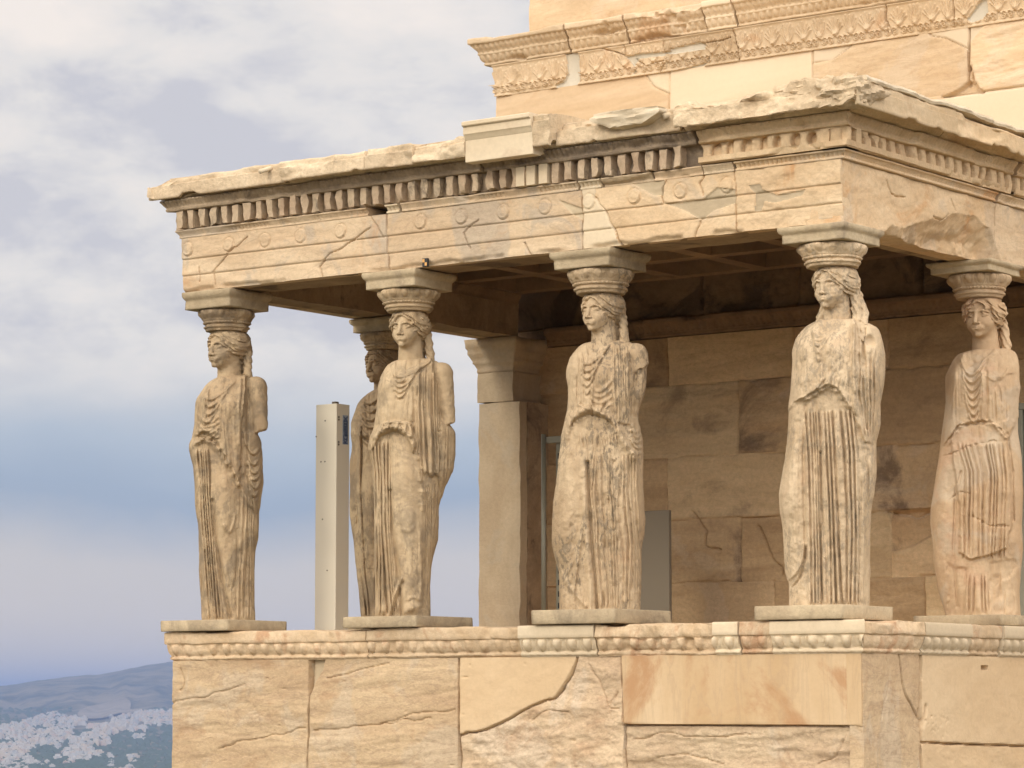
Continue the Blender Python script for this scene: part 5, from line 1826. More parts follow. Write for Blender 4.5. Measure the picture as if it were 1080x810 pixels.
    # roof slab and ceiling
    rbox('roof_slab', (-.30, -.32, 3.34), (XR + .3, 3.98, 3.50), M['cornice'], P, .2, .012, 230)
    c = MB()
    for i in range(7):
        x = .16 + (XR - .36) * i / 6
        c.box((x - .07, .2, 2.99), (x + .07, 3.62, 3.12))
    for j in range(5):
        y = .26 + 3.3 * j / 4
        c.box((.16, y - .068, 2.993), (XR - .2, y + .068, 3.118))
    c.box((.1, .15, 3.115), (XR - .1, 3.98, 3.33))
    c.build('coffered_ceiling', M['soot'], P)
    # band between the inner edge of the architrave and the ceiling, with a carved strip
    for plc, s0, s1, o in ((lambda s, o, z: np.stack(np.broadcast_arrays(s, .2 + o, z), -1), .16, XR - .2, 0), (lambda s, o, z: np.stack(np.broadcast_arrays(XR - .2 - o, s, z), -1), .2, 3.6, 0), (lambda s, o, z: np.stack(np.broadcast_arrays(.16 + o, s, z), -1), .2, 3.6, 0)):
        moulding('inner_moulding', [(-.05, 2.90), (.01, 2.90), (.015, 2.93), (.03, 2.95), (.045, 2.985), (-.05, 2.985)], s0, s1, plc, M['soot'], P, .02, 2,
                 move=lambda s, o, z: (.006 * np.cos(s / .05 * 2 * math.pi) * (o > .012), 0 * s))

    # ---- drain stub, dowel and pieces lying on the cornice
    q = at_y(276, 181, -.50)
    b = MB()
    b.tube([at_y(274, 181, -.52), at_y(284, 178, -.44), at_y(291, 176, -.36)], .018, 14)
    b.build('dowel', M['new_weathered'], P, True, 'short stone dowel sticking out of the cornice joint')
    b = MB()
    b.tube([at_y(700, 123, -.44), at_y(712, 120, -.34), at_y(722, 118, -.26)], .022, 14)
    b.build('dowel', M['new'], P, True, 'white marble dowel beside the broken slab')

    # ---- antae
    for x0, x1 in ((-.25, .205), (XR - .205, XR + .25)):
        y0 = 3.6
        rbox('pilaster_shaft', (x0, y0, -.24), (x1 - .012, y0 + .10, 2.06), M['anta'], P, .035, .006, 240)
        rbox('pilaster_flank', (x0 + .004, y0 + .104, -.24), (x1 - .008, 4.02, 2.058), M['soot_shade'], P, .05, .006, 243)  # the shade on the pilaster's inner side is put into this dark colour
        rbox('pilaster_head', (x0 - .006, y0 - .01, 2.066), (x1 - .08, 4.02, 2.32), M['anta'], P, .03, .006, 241)
        lv = [(0, 2.322), (.02, 2.326), (.026, 2.345), (.022, 2.36), (.045, 2.40), (.06, 2.412), (.056, 2.425), (.075, 2.46), (.098, 2.49), (.10, 2.50), (.10, 2.525), (.12, 2.545), (.135, 2.57), (.137, 2.618)]
        cx, cy = (x0 + x1) / 2 - .055, (y0 + 4.0) / 2
        V, Fc = square_stack((cx, cy, 0), [(.178 + o * .8, z) for o, z in lv], 26, .006, 5, .03)
        mesh_object('pilaster_capital', V, Fc, M['anta'], P)
    return P


def rock_lump(name, c, r, seed, mat, parent, label=None, n=40, flat=.5, amp=.6):
    """broken stone: a faceted lump"""
    th = np.linspace(0, 2 * math.pi, n, endpoint=False)
    ph = np.linspace(-math.pi / 2, math.pi / 2, n // 2)
    T, Pp = np.meshgrid(th, ph)
    d = np.stack([np.cos(Pp) * np.cos(T), np.cos(Pp) * np.sin(T), np.sin(Pp)], -1).reshape(-1, 3)
    # box-like: push towards the cube
    k = 1 / np.maximum(np.abs(d).max(1, keepdims=True), .55)
    d2 = d * (1 + (k - 1) * flat)
    nz = fbm(d[:, 0] * 1.9, d[:, 1] * 1.9, d[:, 2] * 1.9, 5, seed)
    fl = np.floor(nz * 4) / 4
    V = np.array(c)[None] + d2 * np.array(r)[None] * (1 + amp * (.16 * fl + .12 * nz))[:, None]
    m, w = T.shape
    Fc = []
    for i in range(m - 1):
        for j in range(w):
            Fc.append([i * w + j, i * w + (j + 1) % w, (i + 1) * w + (j + 1) % w, (i + 1) * w + j])
    return sharp(mesh_object(name, V, Fc, mat, parent, True, label), 30)


# ------------------------------------------------------------------ the main building behind
def palmette(R, x, z, h, amp):
    for i in range(-3, 4):
        a = i * .25
        L = h * (1 - .09 * abs(i))
        p1 = (x + math.sin(a) * L * .55, z + math.cos(a) * L * .62)
        p2 = (x + math.sin(a) * L * .80 + .008 * np.sign(i), z + math.cos(a) * L * .92)
        R.ridge([(x + math.sin(a) * .012, z + .01), p1, p2], .0058, amp)


def lotus(R, x, z, h, amp):
    R.ridge([(x, z), (x, z + h * .95)], .008, amp)
    for sg in (-1, 1):
        R.ridge([(x, z), (x + sg * .020, z + h * .4), (x + sg * .022, z + h * .7), (x + sg * .036, z + h * .98)], .0062, amp)
        R.ridge([(x, z), (x + sg * .036, z + h * .28), (x + sg * .05, z + h * .55), (x + sg * .056, z + h * .80)], .0055, amp * .9)


def spiral(R, x, z, r, sg, amp):
    t = np.linspace(0, 1, 22)
    a = t * 3.4 * math.pi
    rr = r * (1 - t * .85)
    R.ridge(list(zip(x + sg * rr * np.cos(a), z + rr * np.sin(a))), .0055, amp)


def build_temple():
    T = thing('temple_wall', 'tall tan marble wall of the main temple behind the porch, carved flower band along its top', 'temple', (3.0, 4.5, -2.3))
    # ---- upper courses (above the porch roof)
    R = Relief(-.365, 8.6, 3.45, 4.852, .0105)
    F = lambda *p: wa(p)
    U1 = F((500, 95), (681, 68), (682, 82), (688, 90), (697, 95), (705.5, 99), (705.5, 112), (705.5, 150), (500, 180))
    U1p = F((681, 68), (706, 64), (705.5, 99), (697, 95), (688, 90), (682, 82))
    U2 = F((706, 64), (857, 40), (856.5, 150), (705.5, 150))
    U3a = F((857, 40), (900, 44), (893, 53), (878, 63), (857, 67))
    U3 = F((857, 67), (878, 63), (893, 53), (900, 44), (976, 32), (984, 39), (998, 40), (1022, 53), (1022, 90), (1012, 94), (994, 101), (857, 122))
    U3b = F((976, 32), (1022, 24), (1022, 53), (998, 40), (984, 39))
    U4 = F((1024, 44), (1042, 22), (1300, -20), (1300, 58), (1080, 91), (1034, 98), (1024, 86))
    U4p = F((1022, 20), (1042, 18), (1042, 22), (1024, 44))
    U5 = F((994, 101), (1300, 56), (1300, 200), (994, 200))
    g = F((1012, 94), (1022, 86), (1024, 86), (1034, 97), (994, 103))
    for pg, off, bed, ro, sd in ((U1, .0, .005, .002, 301), (U1p, -.004, 0, .0006, 302), (U2, .0, 0, .0006, 303), (U3a, -.002, 0, .0006, 304), (U3, .004, .008, .003, 305), (U3b, -.002, 0, .0006, 306), (U4, .012, .012, .004, 307), (U4p, -.004, 0, .0004, 3), (U5, -.004, 0, .0006, 308)):
        m = mask(R, pg, .004)
        R.D += (m * (off + slant(R, bed, sd, .13, 1.3, 11) + ro * fbm(R.X * 8, R.Y * 10, None, 5, sd))).astype(np.float32)
    flakes(R, mask(R, U3, .03) * sstep(.0, .5, fbm(R.X * 1.5, R.Y * 4, None, 3, 9)), .008, 310, 1.6, 9)
    R.D -= (mask(R, g, .012) * .05).astype(np.float32)
    for pts, w, h, j in ((((681, 72), (682, 82), (688, 90), (697, 95), (705.5, 99)), .003, -.02, .002), (((706, 64), (705.5, 160)), .003, -.02, .0), (((857, 40), (856.5, 160)), .003, -.02, 0), (((900, 44), (893, 53), (878, 63), (857, 67)), .003, -.016, .003),
                         (((976, 32), (984, 39), (998, 40), (1022, 53)), .003, -.02, .002), (((1022, 24), (1022, 60), (1021, 90)), .006, -.06, .002), (((1024, 72), (1026, 88), (1036, 97)), .012, -.06, .006), (((994, 102), (1080, 91), (1300, 58)), .003, -.03, 0)):
        cracks(R, F(*pts), w, h, j, 5)
    relief_sheet(R, pl_wall, 0.0, ('wall_block', M['upper'], None), [
        ('wall_block', M['upper_plain'], U1, 'plain orange-tan block at the corner under the carved band'), ('wall_block', M['new'], U1p, None), ('wall_block', M['new_warm'], U2, 'flat pale replacement block'),
        ('wall_block', M['new_warm'], U3a, None), ('wall_block', M['upper'], U3, 'streaked orange block with patched upper corners'), ('wall_block', M['new_warm'], U3b, None),
        ('wall_block', M['upper'], U4, 'streaked orange block with rounded broken corner'), ('wall_block', M['new_warm'], U4p, None), ('wall_block', M['new_warm'], U5, 'pale block below the streaked ones')], T, depth=.2)
    # ---- carved band: painted relief on a flaring profile
    x0, x1, za, zb = -.36, 8.6, 4.855, 5.13
    R = Relief(x0, x1, za, zb, .0062)
    per = .300
    n0 = 0
    x = -.30
    k = 0
    while x < 6.2:
        zb_ = za + .085
        if k % 2 == 0:
            lotus(R, x, zb_, .16, .016)
        else:
            palmette(R, x, zb_, .165, .016)
        spiral(R, x + .045, za + .050, .036, 1, .017)
        spiral(R, x - .045 + .15 * 0, za + .050, .036, -1, .017)
        R.ridge([(x - .06, za + .085), (x - .03, za + .070), (x, za + .088), (x + .03, za + .070), (x + .06, za + .085)], .005, .012)
        x += per / 2
        k += 1
    R.ridge([(x0, zb - .008), (x1, zb - .008)], .008, .010)
    R.ridge([(x0, za + .006), (x1, za + .006)], .008, .006)
    R.D += (.003 * fbm(R.X * 9, R.Y * 9, None, 4, 320)).astype(np.float32)
    F = lambda *p: wa(p, .02)
    gaps = [F((598, 44), (612, 43), (613, 60), (612, 85), (606, 92), (590, 96), (585, 90), (594, 86), (599, 78), (600, 60)),
            F((662, 60), (676, 57), (690, 56), (704, 55), (702, 59), (690, 60), (676, 62), (672, 66), (668, 78), (672, 76)), F((696, 57), (708, 54), (708, 52), (740, 45), (746, 48), (744, 52), (712, 57)),
            F((1035, 2), (1042, -2), (1042, 14), (1036, 20), (1024, 24), (1020, 20)), F((746, 66), (750, 58), (748, 64), (742, 70), (704, 80), (700, 78))]
    for gp in gaps:
        m = mask(R, gp, .005)
        R.D = (R.D * (1 - m) + m * (-.022)).astype(np.float32)
    for i, pts in enumerate([((617, 45), (640, 52), (661, 59)), ((661, 40), (662, 55), (661, 60)), ((703, 36), (703, 58)), ((671, 62), (682, 70), (700, 64)), ((696, 76), (705, 62)), ((776, 30), (780, 66)), ((936, 10), (937, 36)), ((938, 0), (936, 20), (942, 36)),
                             ((600, 96), (590, 98), (560, 101), (528, 104)), ((742, 46), (758, 44), (772, 40)), ((1007, 0), (1006, 28))]):
        cracks(R, F(*pts), .004, -.03, .004, 330 + i)
    # the lower edge is broken in places
    low = sstep(.05, .0, R.Y - za - .02 * fbm(R.X * 3, R.X * 0, None, 4, 77))
    R.D -= (.02 * low * sstep(.0, .4, fbm(R.X * 2.2, R.Y * 0 + 4, None, 4, 78))).astype(np.float32)
    regs = [('mortar_fill', M['mortar_pale'], gp, None) for gp in gaps]
    blocks = [F((480, 30), (600, 30), (600, 120), (480, 130)), F((600, 30), (703, 20), (703, 110), (600, 120)), F((703, 20), (778, 10), (780, 100), (703, 110)), F((778, 10), (936, -20), (937, 60), (780, 100))]
    regs = [('carved_block', M['carved'], q, None) for q in blocks] + regs
    flare = lambda s, o, z: pl_wall(s - o * sstep(.4, -.4, s) * 1.0, o + .02 + .05 * np.clip((z - za) / .275, 0, 1) ** 2.2, z)
    relief_sheet(R, flare, 0.0, ('carved_block', M['carved'], None), regs, T, depth=.2)

    # egg and leaf mouldings above the band
    def topm(place, s0, s1, seed, mat, mL=0, lost=.25, name='carved_moulding', label=None):
        prof = [(-.2, 5.133), (.072, 5.133), (.080, 5.140), (.080, 5.150), (.074, 5.154), (.085, 5.170), (.104, 5.205), (.118, 5.224), (.122, 5.230), (.122, 5.240), (.116, 5.244), (.124, 5.26), (.150, 5.285), (.162, 5.305), (.170, 5.314), (.180, 5.318),
                (.186, 5.324), (.186, 5.362), (.180, 5.372), (.1, 5.380), (-.2, 5.380)]

        def mv(s, o, z):
            fro = sstep(-.05, .04, o)
            m1 = sstep(5.154, 5.160, z) * (1 - sstep(5.220, 5.226, z))
            ph = (s / .068) % 1.0 - .5
            d = m1 * (np.sqrt(np.clip(1 - (ph / .34) ** 2 - ((z - 5.192) / .034) ** 2, 0, 1)) * .020 - .006)
            m2 = sstep(5.246, 5.252, z) * (1 - sstep(5.308, 5.314, z))
            ph2 = (s / .056) % 1.0 - .5
            d = d + m2 * (np.clip(1 - np.abs(ph2) * 2.6 - np.abs(z - 5.28) * 8, 0, 1) * .018 - .006)
            d = d + fro * .003 * fbm(s * 9, z * 9, o * 9, 4, seed)
            d = d - fro * .05 * sstep(lost, lost + .25, fbm(s * 2.1, z * 4, None, 4, seed + 3))
            return d, fro * .004 * fbm(s * 6, o * 6, None, 4, seed + 4) - fro * .02 * sstep(.2, .6, fbm(s * 1.4, o * 0, None, 4, seed + 6)) * sstep(5.34, 5.37, z)
        moulding(name, prof, s0, s1, place, mat, T, .0072, 3, mL, 0, mv, label, 60)
    w1 = lambda px, v: wa([(px, v)], .12)[0][0]
    pw = lambda s, o, z: pl_wall(s, o, z)
    topm(pw, -.36, w1(598, 20), 340, M['carved'], mL=1, lost=.6, label='carved corner moulding')
    topm(pw, w1(600, 20), w1(660, 12), 341, M['carved'], lost=.45)
    topm(pw, w1(662, 12), w1(742, 5), 342, M['carved'], lost=.2)
    topm(pw, w1(744, 5), w1(774, 0), 343, M['new_warm'], lost=.7, label='pale replacement piece of the moulding')
    topm(pw, w1(776, 0), 8.6, 344, M['carved'], lost=.5)
    # west return of the band
    pwest = lambda s, o, z: np.stack(np.broadcast_arrays(-.36 - o, s, z), -1)
    topm(pwest, 4.0, 8.0, 345, M['carved'], mL=1, lost=.6)
    # ---- wall above
    R = Relief(float(at_y(559, 10, 4.06)[0]), 8.6, 5.36, 7.2, .03)
    R.D += slant(R, .012, 350, .1, 2, 5)
    flakes(R, np.ones_like(R.D), .012, 351)
    cracks(R, [(1.95, 5.3), (1.95, 7.2)], .02, -.05, .002, 3)
    relief_sheet(R, lambda s, o, z: pl_wall(s, o - .06, z), 0.0, ('wall_block', M['upper'], 'rough streaked block standing above the carved band'), [], T, depth=.3)
    b = MB()
    b.box((-.36, 4.06, 3.0), (9.0, 8.0, 5.30))
    b.box((.06, 4.3, 5.3), (9.0, 8.0, 7.2))
    b.box((-.30, 4.10, -2.35), (9.0, 8.0, 3.0))
    b.build('wall_core', M['rough'], T)

    # ---- back wall inside the porch
    R = Relief(-.28, 9.0, -.25, 2.56, .011)
    F = lambda *p: wa(p)
    zj = [2.147, 1.527, .999, .468]
    for i, z in enumerate(zj):
        cracks(R, [(-.3, z), (9, z + .0)], .004, -.016, .005, 400 + i)
    vj = {0: [.55, 1.45, 2.7, 3.6, 4.9], 1: [.9, 2.162, 3.3, 4.6], 2: [1.448, 2.95, 4.3], 3: [.6, 2.17, 2.80, 3.597, 4.9], 4: [1.0, 2.5, 3.9]}
    edges = [2.6] + zj + [-.3]
    for c in range(5):
        for s in vj[c]:
            cracks(R, [(s, edges[c]), (s, edges[c + 1])], .004, -.016, .005, 410 + c)
    for i_, (za_, zb_) in enumerate(zip(edges[:-1], edges[1:])):
        xs_ = [-.4] + vj[i_] + [9.1]
        for x0_, x1_ in zip(xs_[:-1], xs_[1:]):
            R.D += np.where((R.X > x0_) & (R.X <= x1_) & (R.Y <= za_) & (R.Y > zb_), RNG.uniform(-.012, .012), 0).astype(np.float32)
    R.D += (slant(R, .007, 420, .1, 1.2, 9) + .003 * fbm(R.X * 8, R.Y * 9, None, 4, 421)).astype(np.float32)
    flakes(R, sstep(.0, .5, fbm(R.X * .9, R.Y * 1.6, None, 3, 422)), .018, 423, 1.6, 6)
    for i, pts in enumerate([((799, 555), (806, 570), (816, 590), (826, 606)), ((730, 540), (745, 560), (740, 575), (760, 580)), ((935, 540), (960, 546), (985, 540))]):
        cracks(R, F(*pts), .006, -.03, .01, 430 + i)
    hole = F((940, 540), (988, 537), (986, 560), (962, 574), (942, 580))
    R.D -= (mask(R, hole, .02) * .07).astype(np.float32)
    for a_, b_ in (((700, 370), (716, 420)), ((735, 520), (756, 566))):
        pa = F(a_, b_)
        R.bulge(((pa[0][0] + pa[1][0]) / 2, (pa[0][1] + pa[1][1]) / 2), (.12, .2), -.03)
    rb = []
    for i_, (za_, zb_) in enumerate(zip(edges[:-1], edges[1:])):
        xs_ = [-.4] + vj[i_] + [9.1]
        for k_, (x0_, x1_) in enumerate(zip(xs_[:-1], xs_[1:])):
            rb.append(('wall_block', (M['inner'], M['inner_gold'], M['inner_brown'])[(i_ * 2 + k_ * 5 + i_ // 2) % 3], [(x0_, zb_), (x1_, zb_), (x1_, za_), (x0_, za_)], None))
    relief_sheet(R, pl_wall, 0.0, ('wall_block', M['inner'], None), rb, T, depth=.1)
    # carved course at capital height and the wall above it
    def mv(s, o, z):
        m = sstep(2.60, 2.61, z) * (1 - sstep(2.665, 2.675, z)) * (o > .0)
        return m * (-.012 * (.5 + .5 * np.cos(s / .058 * 2 * math.pi))) + .008 * fbm(s * 5, z * 8, None, 4, 440) * (o > -.03) - .05 * sstep(.15, .5, fbm(s * 1.3, z * 2, None, 3, 441)) * (o > 0), 0 * z
    moulding('inner_moulding', [(-.1, 2.565), (.02, 2.565), (.03, 2.575), (.03, 2.59), (.035, 2.605), (.055, 2.64), (.075, 2.67), (.085, 2.68), (.085, 2.71), (.06, 2.725), (-.1, 2.725)], .21, 9.0, pl_wall, M['inner_dark'], T, .012, 3, move=mv, label='carved course along the inner wall at capital height')
    R = Relief(-.28, 9.0, 2.73, 3.44, .02)
    R.D += slant(R, .012, 450, .1, 1.5, 6)
    flakes(R, np.ones_like(R.D), .02, 451, 1.5, 4)
    for s in (.7, 1.8, 2.75, 3.9, 5.0):
        cracks(R, [(s, 2.7), (s, 3.4)], .008, -.04, .004, 452)
    relief_sheet(R, pl_wall, 0.0, ('wall_block', M['inner_dark'], None), [], T, depth=.1)
    return T


M['inner_gold'] = stone('golden cella block', (.68, .49, .285), (.56, .385, .215), stain=(.20, .13, .08), stain_amt=.5, stain_cut=.57, stain_scale=1.3, stretch=(.5, .5, 2.6), tilt=.1, scale=1.4, grain=.16, bump=.5, vein=.15, vein_col=(.30, .19, .11))
M['inner_brown'] = stone('brown cella block', (.55, .37, .205), (.41, .265, .14), stain=(.17, .11, .07), stain_amt=.65, stain_cut=.53, stain_scale=1.2, stretch=(.5, .5, 2.6), tilt=.1, scale=1.3, grain=.18, bump=.6, vein=.12, vein_col=(.24, .15, .09))
M['crust_shade'] = stone('crusted and shaded moulding marble', (.40, .295, .195), (.26, .19, .125), stain=(.12, .09, .065), stain_amt=.7, stain_cut=.5, stain_scale=1.6, scale=2.6, grain=.22, bump=.7)  # black crust, with the deep shade under the cornice added to the colour
M['wall_smooth'] = stone('smooth tan marble', (.60, .44, .275), (.54, .38, .225), stain=(.42, .24, .13), stain_amt=.4, stain_cut=.6, stretch=(.7, .7, 1.6), tilt=.2, scale=1.0, grain=.07, bump=.15, vein=.15, vein_col=(.4, .27, .16))
M['crown_old'] = stone('old crown marble', (.63, .475, .315), (.52, .36, .215), stain=(.40, .205, .10), stain_amt=.7, stain_cut=.53, stain_scale=2.4, scale=2.4, grain=.17, bump=.6, bump_scale=40)
M['arch_warm'] = stone('warm architrave marble', (.65, .48, .305), (.56, .385, .225), stain=(.50, .255, .10), stain_amt=.75, stain_cut=.55, stain_scale=1.6, stretch=(.7, .7, 1.6), tilt=-.1, scale=1.7, grain=.12, bump=.4, vein=.2, vein_col=(.33, .22, .14), patch=.35, patch_col=(.44, .37, .28))
M['soot_shade'] = stone('architrave underside', (.42, .30, .19), (.28, .19, .115), stain=(.10, .07, .05), stain_amt=.7, stain_cut=.52, scale=2.0, grain=.18, bump=.5)  # sooty architrave cores; on the pilaster flank this dark colour paints shade
M['dentil_tan'] = stone('tan dentil marble', (.64, .465, .285), (.53, .365, .215), stain=(.22, .155, .10), stain_amt=.5, stain_cut=.6, stain_scale=2.6, scale=2.6, grain=.18, bump=.6)
M['cornice_tan'] = stone('tan cornice marble', (.66, .50, .325), (.57, .405, .24), stain=(.42, .235, .12), stain_amt=.5, stain_cut=.56, stain_scale=2.2, scale=1.7, grain=.14, bump=.45)
M['new_weathered'] = stone('pale weathered marble', (.66, .545, .395), (.56, .44, .30), stain=(.30, .25, .19), stain_amt=.4, scale=2.2, grain=.12, bump=.4)
M['upper_plain'] = stone('plain orange marble', (.63, .455, .29), (.57, .395, .235), stain=(.50, .30, .16), stain_amt=.3, stretch=(.5, .5, 3.0), tilt=.12, scale=1.0, grain=.05, bump=.12)
M['new_warm'] = stone('warm pale marble', (.66, .52, .365), (.62, .475, .32), stain=(.55, .38, .24), stain_amt=.25, stretch=(.6, .6, 1.8), scale=.9, grain=.035, bump=.08)
M['carved'] = stone('carved band marble', (.62, .47, .315), (.53, .38, .235), stain=(.50, .29, .14), stain_amt=.55, stain_cut=.56, stain_scale=2.0, scale=2.0, grain=.14, bump=.4)
M['mortar_pale'] = stone('pale repair mortar', (.58, .51, .41), (.52, .45, .35), stain_amt=.1, grain=.07, bump=.2, scale=2)
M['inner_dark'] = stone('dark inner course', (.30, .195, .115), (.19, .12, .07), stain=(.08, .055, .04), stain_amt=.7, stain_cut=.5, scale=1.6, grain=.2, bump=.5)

# ------------------------------------------------------------------ loose things about the porch
def build_misc():
    # marble fragment lying on the cornice
    P = at_y(672, 136, -.33)
    fr_ = rock_lump('marble_fragment', (0, 0, 0), (.30, .14, .075), 21, M['new_weathered'], None, n=56, flat=.75, amp=.45)
    # flat top, pointed underside
    me = fr_.data
    co = np.zeros(len(me.vertices) * 3, np.float32)
    me.vertices.foreach_get('co', co)
    co = co.reshape(-1, 3)
    z = co[:, 2]
    k = np.where(z < 0, 1 + z / .075 * .55, 1.0)
    co[:, 0] *= np.clip(k, .25, 1)
    co[:, 2] = np.minimum(z, .045 + .006 * fbm(co[:, 0] * 9, co[:, 1] * 9, None, 3, 3))
    me.vertices.foreach_set('co', co.ravel())
    me.update()
    fr_.location = (P[0], -.36, 3.46)
    tag(fr_, 'pale broken marble slab lying loose on the cornice above the third statue', 'marble fragment')

    # beige steel post with a printed label
    c = np.array([.425, .80])
    top = project((c[0], c[1], 1.6))
    zt = 1.6 + (top[1] - 427) / (F_PX / top[2])
    px = project((c[0], c[1], 1.0))[0]
    post = thing('steel_post', 'tall beige square steel post with a blue lettered label, standing between two statues', 'steel post', (c[0], c[1], -.23))
    h, hy = .105, .080
    b = MB()
    b.box((c[0] - h, c[1] - hy, -.23), (c[0] + h, c[1] + hy, zt), .004)
    b.build('post_body', M['post'], post)
    b = MB()
    b.box((c[0] + .03, c[1] - hy + .03, zt + .001), (c[0] + .07, c[1] - hy + .07, zt + .02), .003)
    b.build('cap_bolt', M['post_dark'], post)
    face = c[0] + h

    def dots(pts, plane):
        d = MB()
        for a, z in pts:
            if plane == 'x':
                d.tube([(face - .002, a, z), (face + .004, a, z)], .008, 10)
            else:
                d.tube([(a, c[1] - hy + .002, z), (a, c[1] - hy - .003, z)], .006, 10)
        return d
    dots([(c[1] - .055, zt - .105), (c[1] - .055, zt - .125), (c[1] - .055, zt - .30), (c[1] - .055, zt - .32)], 'x').build('screw_hole', M['post_dark'], post)
    dots([(c[0] - .01, zt - .13), (c[0] - .05, zt - .45), (c[0] - .01, zt - .45), (c[0] - .1, zt - .25), (c[0] - .03, zt - .9), (c[0] + .02, zt - 1.3)], 'y').build('screw_hole', M['post_dark'], post)
    lab = MB()
    ly0, ly1 = c[1] - .008, c[1] + .062
    lz0, lz1 = zt - .315, zt - .085
    lab.box((face + .001, ly0, lz0), (face + .003, ly1, lz1))
    lb = lab.build('label_plate', M['decal_grey'], post)
    cu = bpy.data.curves.new('lettering', 'FONT')
    cu.body = 'KG#3S00X'
    cu.align_x, cu.align_y = 'CENTER', 'CENTER'
    cu.size = .074
    cu.extrude = .0006
    cu.offset = .0022
    cu.space_character = .72
    to = bpy.data.objects.new('lettering', cu)
    scene.collection.objects.link(to)
    bpy.context.view_layer.update()
    me = bpy.data.meshes.new_from_object(to.evaluated_get(bpy.context.evaluated_depsgraph_get()))
    bpy.data.objects.remove(to)
    xs = np.array([v.co.x for v in me.vertices])
    ys = np.array([v.co.y for v in me.vertices])
    sx = (lz1 - lz0 - .012) / (xs.max() - xs.min())
    sy = (ly1 - ly0 - .014) / (ys.max() - ys.min())
    for v in me.vertices:
        x = (v.co.x - (xs.max() + xs.min()) / 2) * sx
        y = (v.co.y - (ys.max() + ys.min()) / 2) * sy
        v.co = Vector((face + .0045 + v.co.z, (ly0 + ly1) / 2 - y, (lz0 + lz1) / 2 + x)) - Vector((c[0], c[1], -.23))
    me.materials.clear()
    me.materials.append(M['decal_blue'])
    lt = link(bpy.data.objects.new('lettering', me), post)

    # slotted steel rack behind the third figure
    y = 2.9
    a = at_y(573.5, 640, y)
    bx = at_y(586, 640, y)
    za = at_y(573.5, 458, y)[2]
    rk = thing('steel_rack', 'grey steel rack with a slotted upright, standing behind the third statue', 'steel rack', (a[0], y, -.23))
    b = MB()
    b.tube([(a[0], y, -.23), (a[0], y, za)], .020, 12)
    b.build('pole', M['steel'], rk, True)
    b = MB()
    b.box((bx[0] - .03, y + .05, -.23), (bx[0] + .03, y + .09, za - .02), .003)
    up = b.build('upright', M['steel'], rk)
    d = MB()
    z = .05
    while z < za - .12:
        d.box((bx[0] - .010, y + .047, z), (bx[0] + .008, y + .052, z + .045))
        z += .095
    d.build('slot', M['slot'], up)
    b = MB()
    b.box((a[0] + .0, y + .01, za - .075), (bx[0] + .12, y + .05, za - .02), .003)
    b.build('crossbar', M['steel'], rk)
    b = MB()
    b.box((bx[0] + .07, y + .06, -.23), (bx[0] + .12, y + .11, za + .06), .003)
    b.build('rear_post', M['post'], rk)

    # board leaning against the inner wall
    y = 3.0
    q0 = at_y(640, 655, y)
    q1 = at_y(706, 655, y)
    zt2 = at_y(700, 538, y)[2]
    b = MB()
    b.box((q0[0], y, -.23), (q1[0], y + .04, zt2), .006)
    bo = b.build('equipment_cabinet', M['panel'])
    tag(bo, 'plain grey beige cabinet panel standing on the porch floor beside the third statue', 'cabinet')

    # steel frame at the right edge
    y = 3.2
    q = at_y(1074, 432, y)
    fz = q[2]
    fm = thing('metal_frame', 'grey metal gate with a dark panel behind the statue at the right edge', 'framework', (q[0], y, -.23))
    b = MB()
    b.box((q[0] - .02, y, -.23), (q[0] + .03, y + .05, fz), .003)
    b.build('upright', M['steel'], fm)
    b = MB()
    b.box((q[0] + .5, y, -.23), (q[0] + .55, y + .05, fz), .003)
    b.build('upright', M['steel'], fm)
    b = MB()
    b.box((q[0] - .02, y + .002, fz + .002), (q[0] + .55, y + .048, fz + .05), .003)
    b.build('crossbar', M['steel'], fm)
    b = MB()
    b.box((q[0] + .032, y + .02, -.23), (q[0] + .498, y + .03, fz - .002))
    b.build('panel', M['slot'], fm)

    # survey target on the architrave
    p = at_y(449.5, 277, -.245)
    s = .0125
    sv = thing('survey_target', 'small black and orange checkered survey target stuck on the architrave', 'survey target', (p[0], -.247, p[2]))
    b = MB()
    b.box((p[0] - 2 * s * .9, -.2625, p[2] - 2 * s * 1.2), (p[0] + 2 * s * .9, -.24, p[2] + 2 * s * 1.2))
    b.build('plate', M['black'], sv)
    b = MB()
    b.box((p[0] - 2 * s * .82, -.2645, p[2] + .001), (p[0] - .001, -.263, p[2] + 2 * s))
    b.box((p[0] + .001, -.2645, p[2] - 2 * s), (p[0] + 2 * s * .82, -.263, p[2] - .001))
    b.build('target_square', M['orange'], sv)

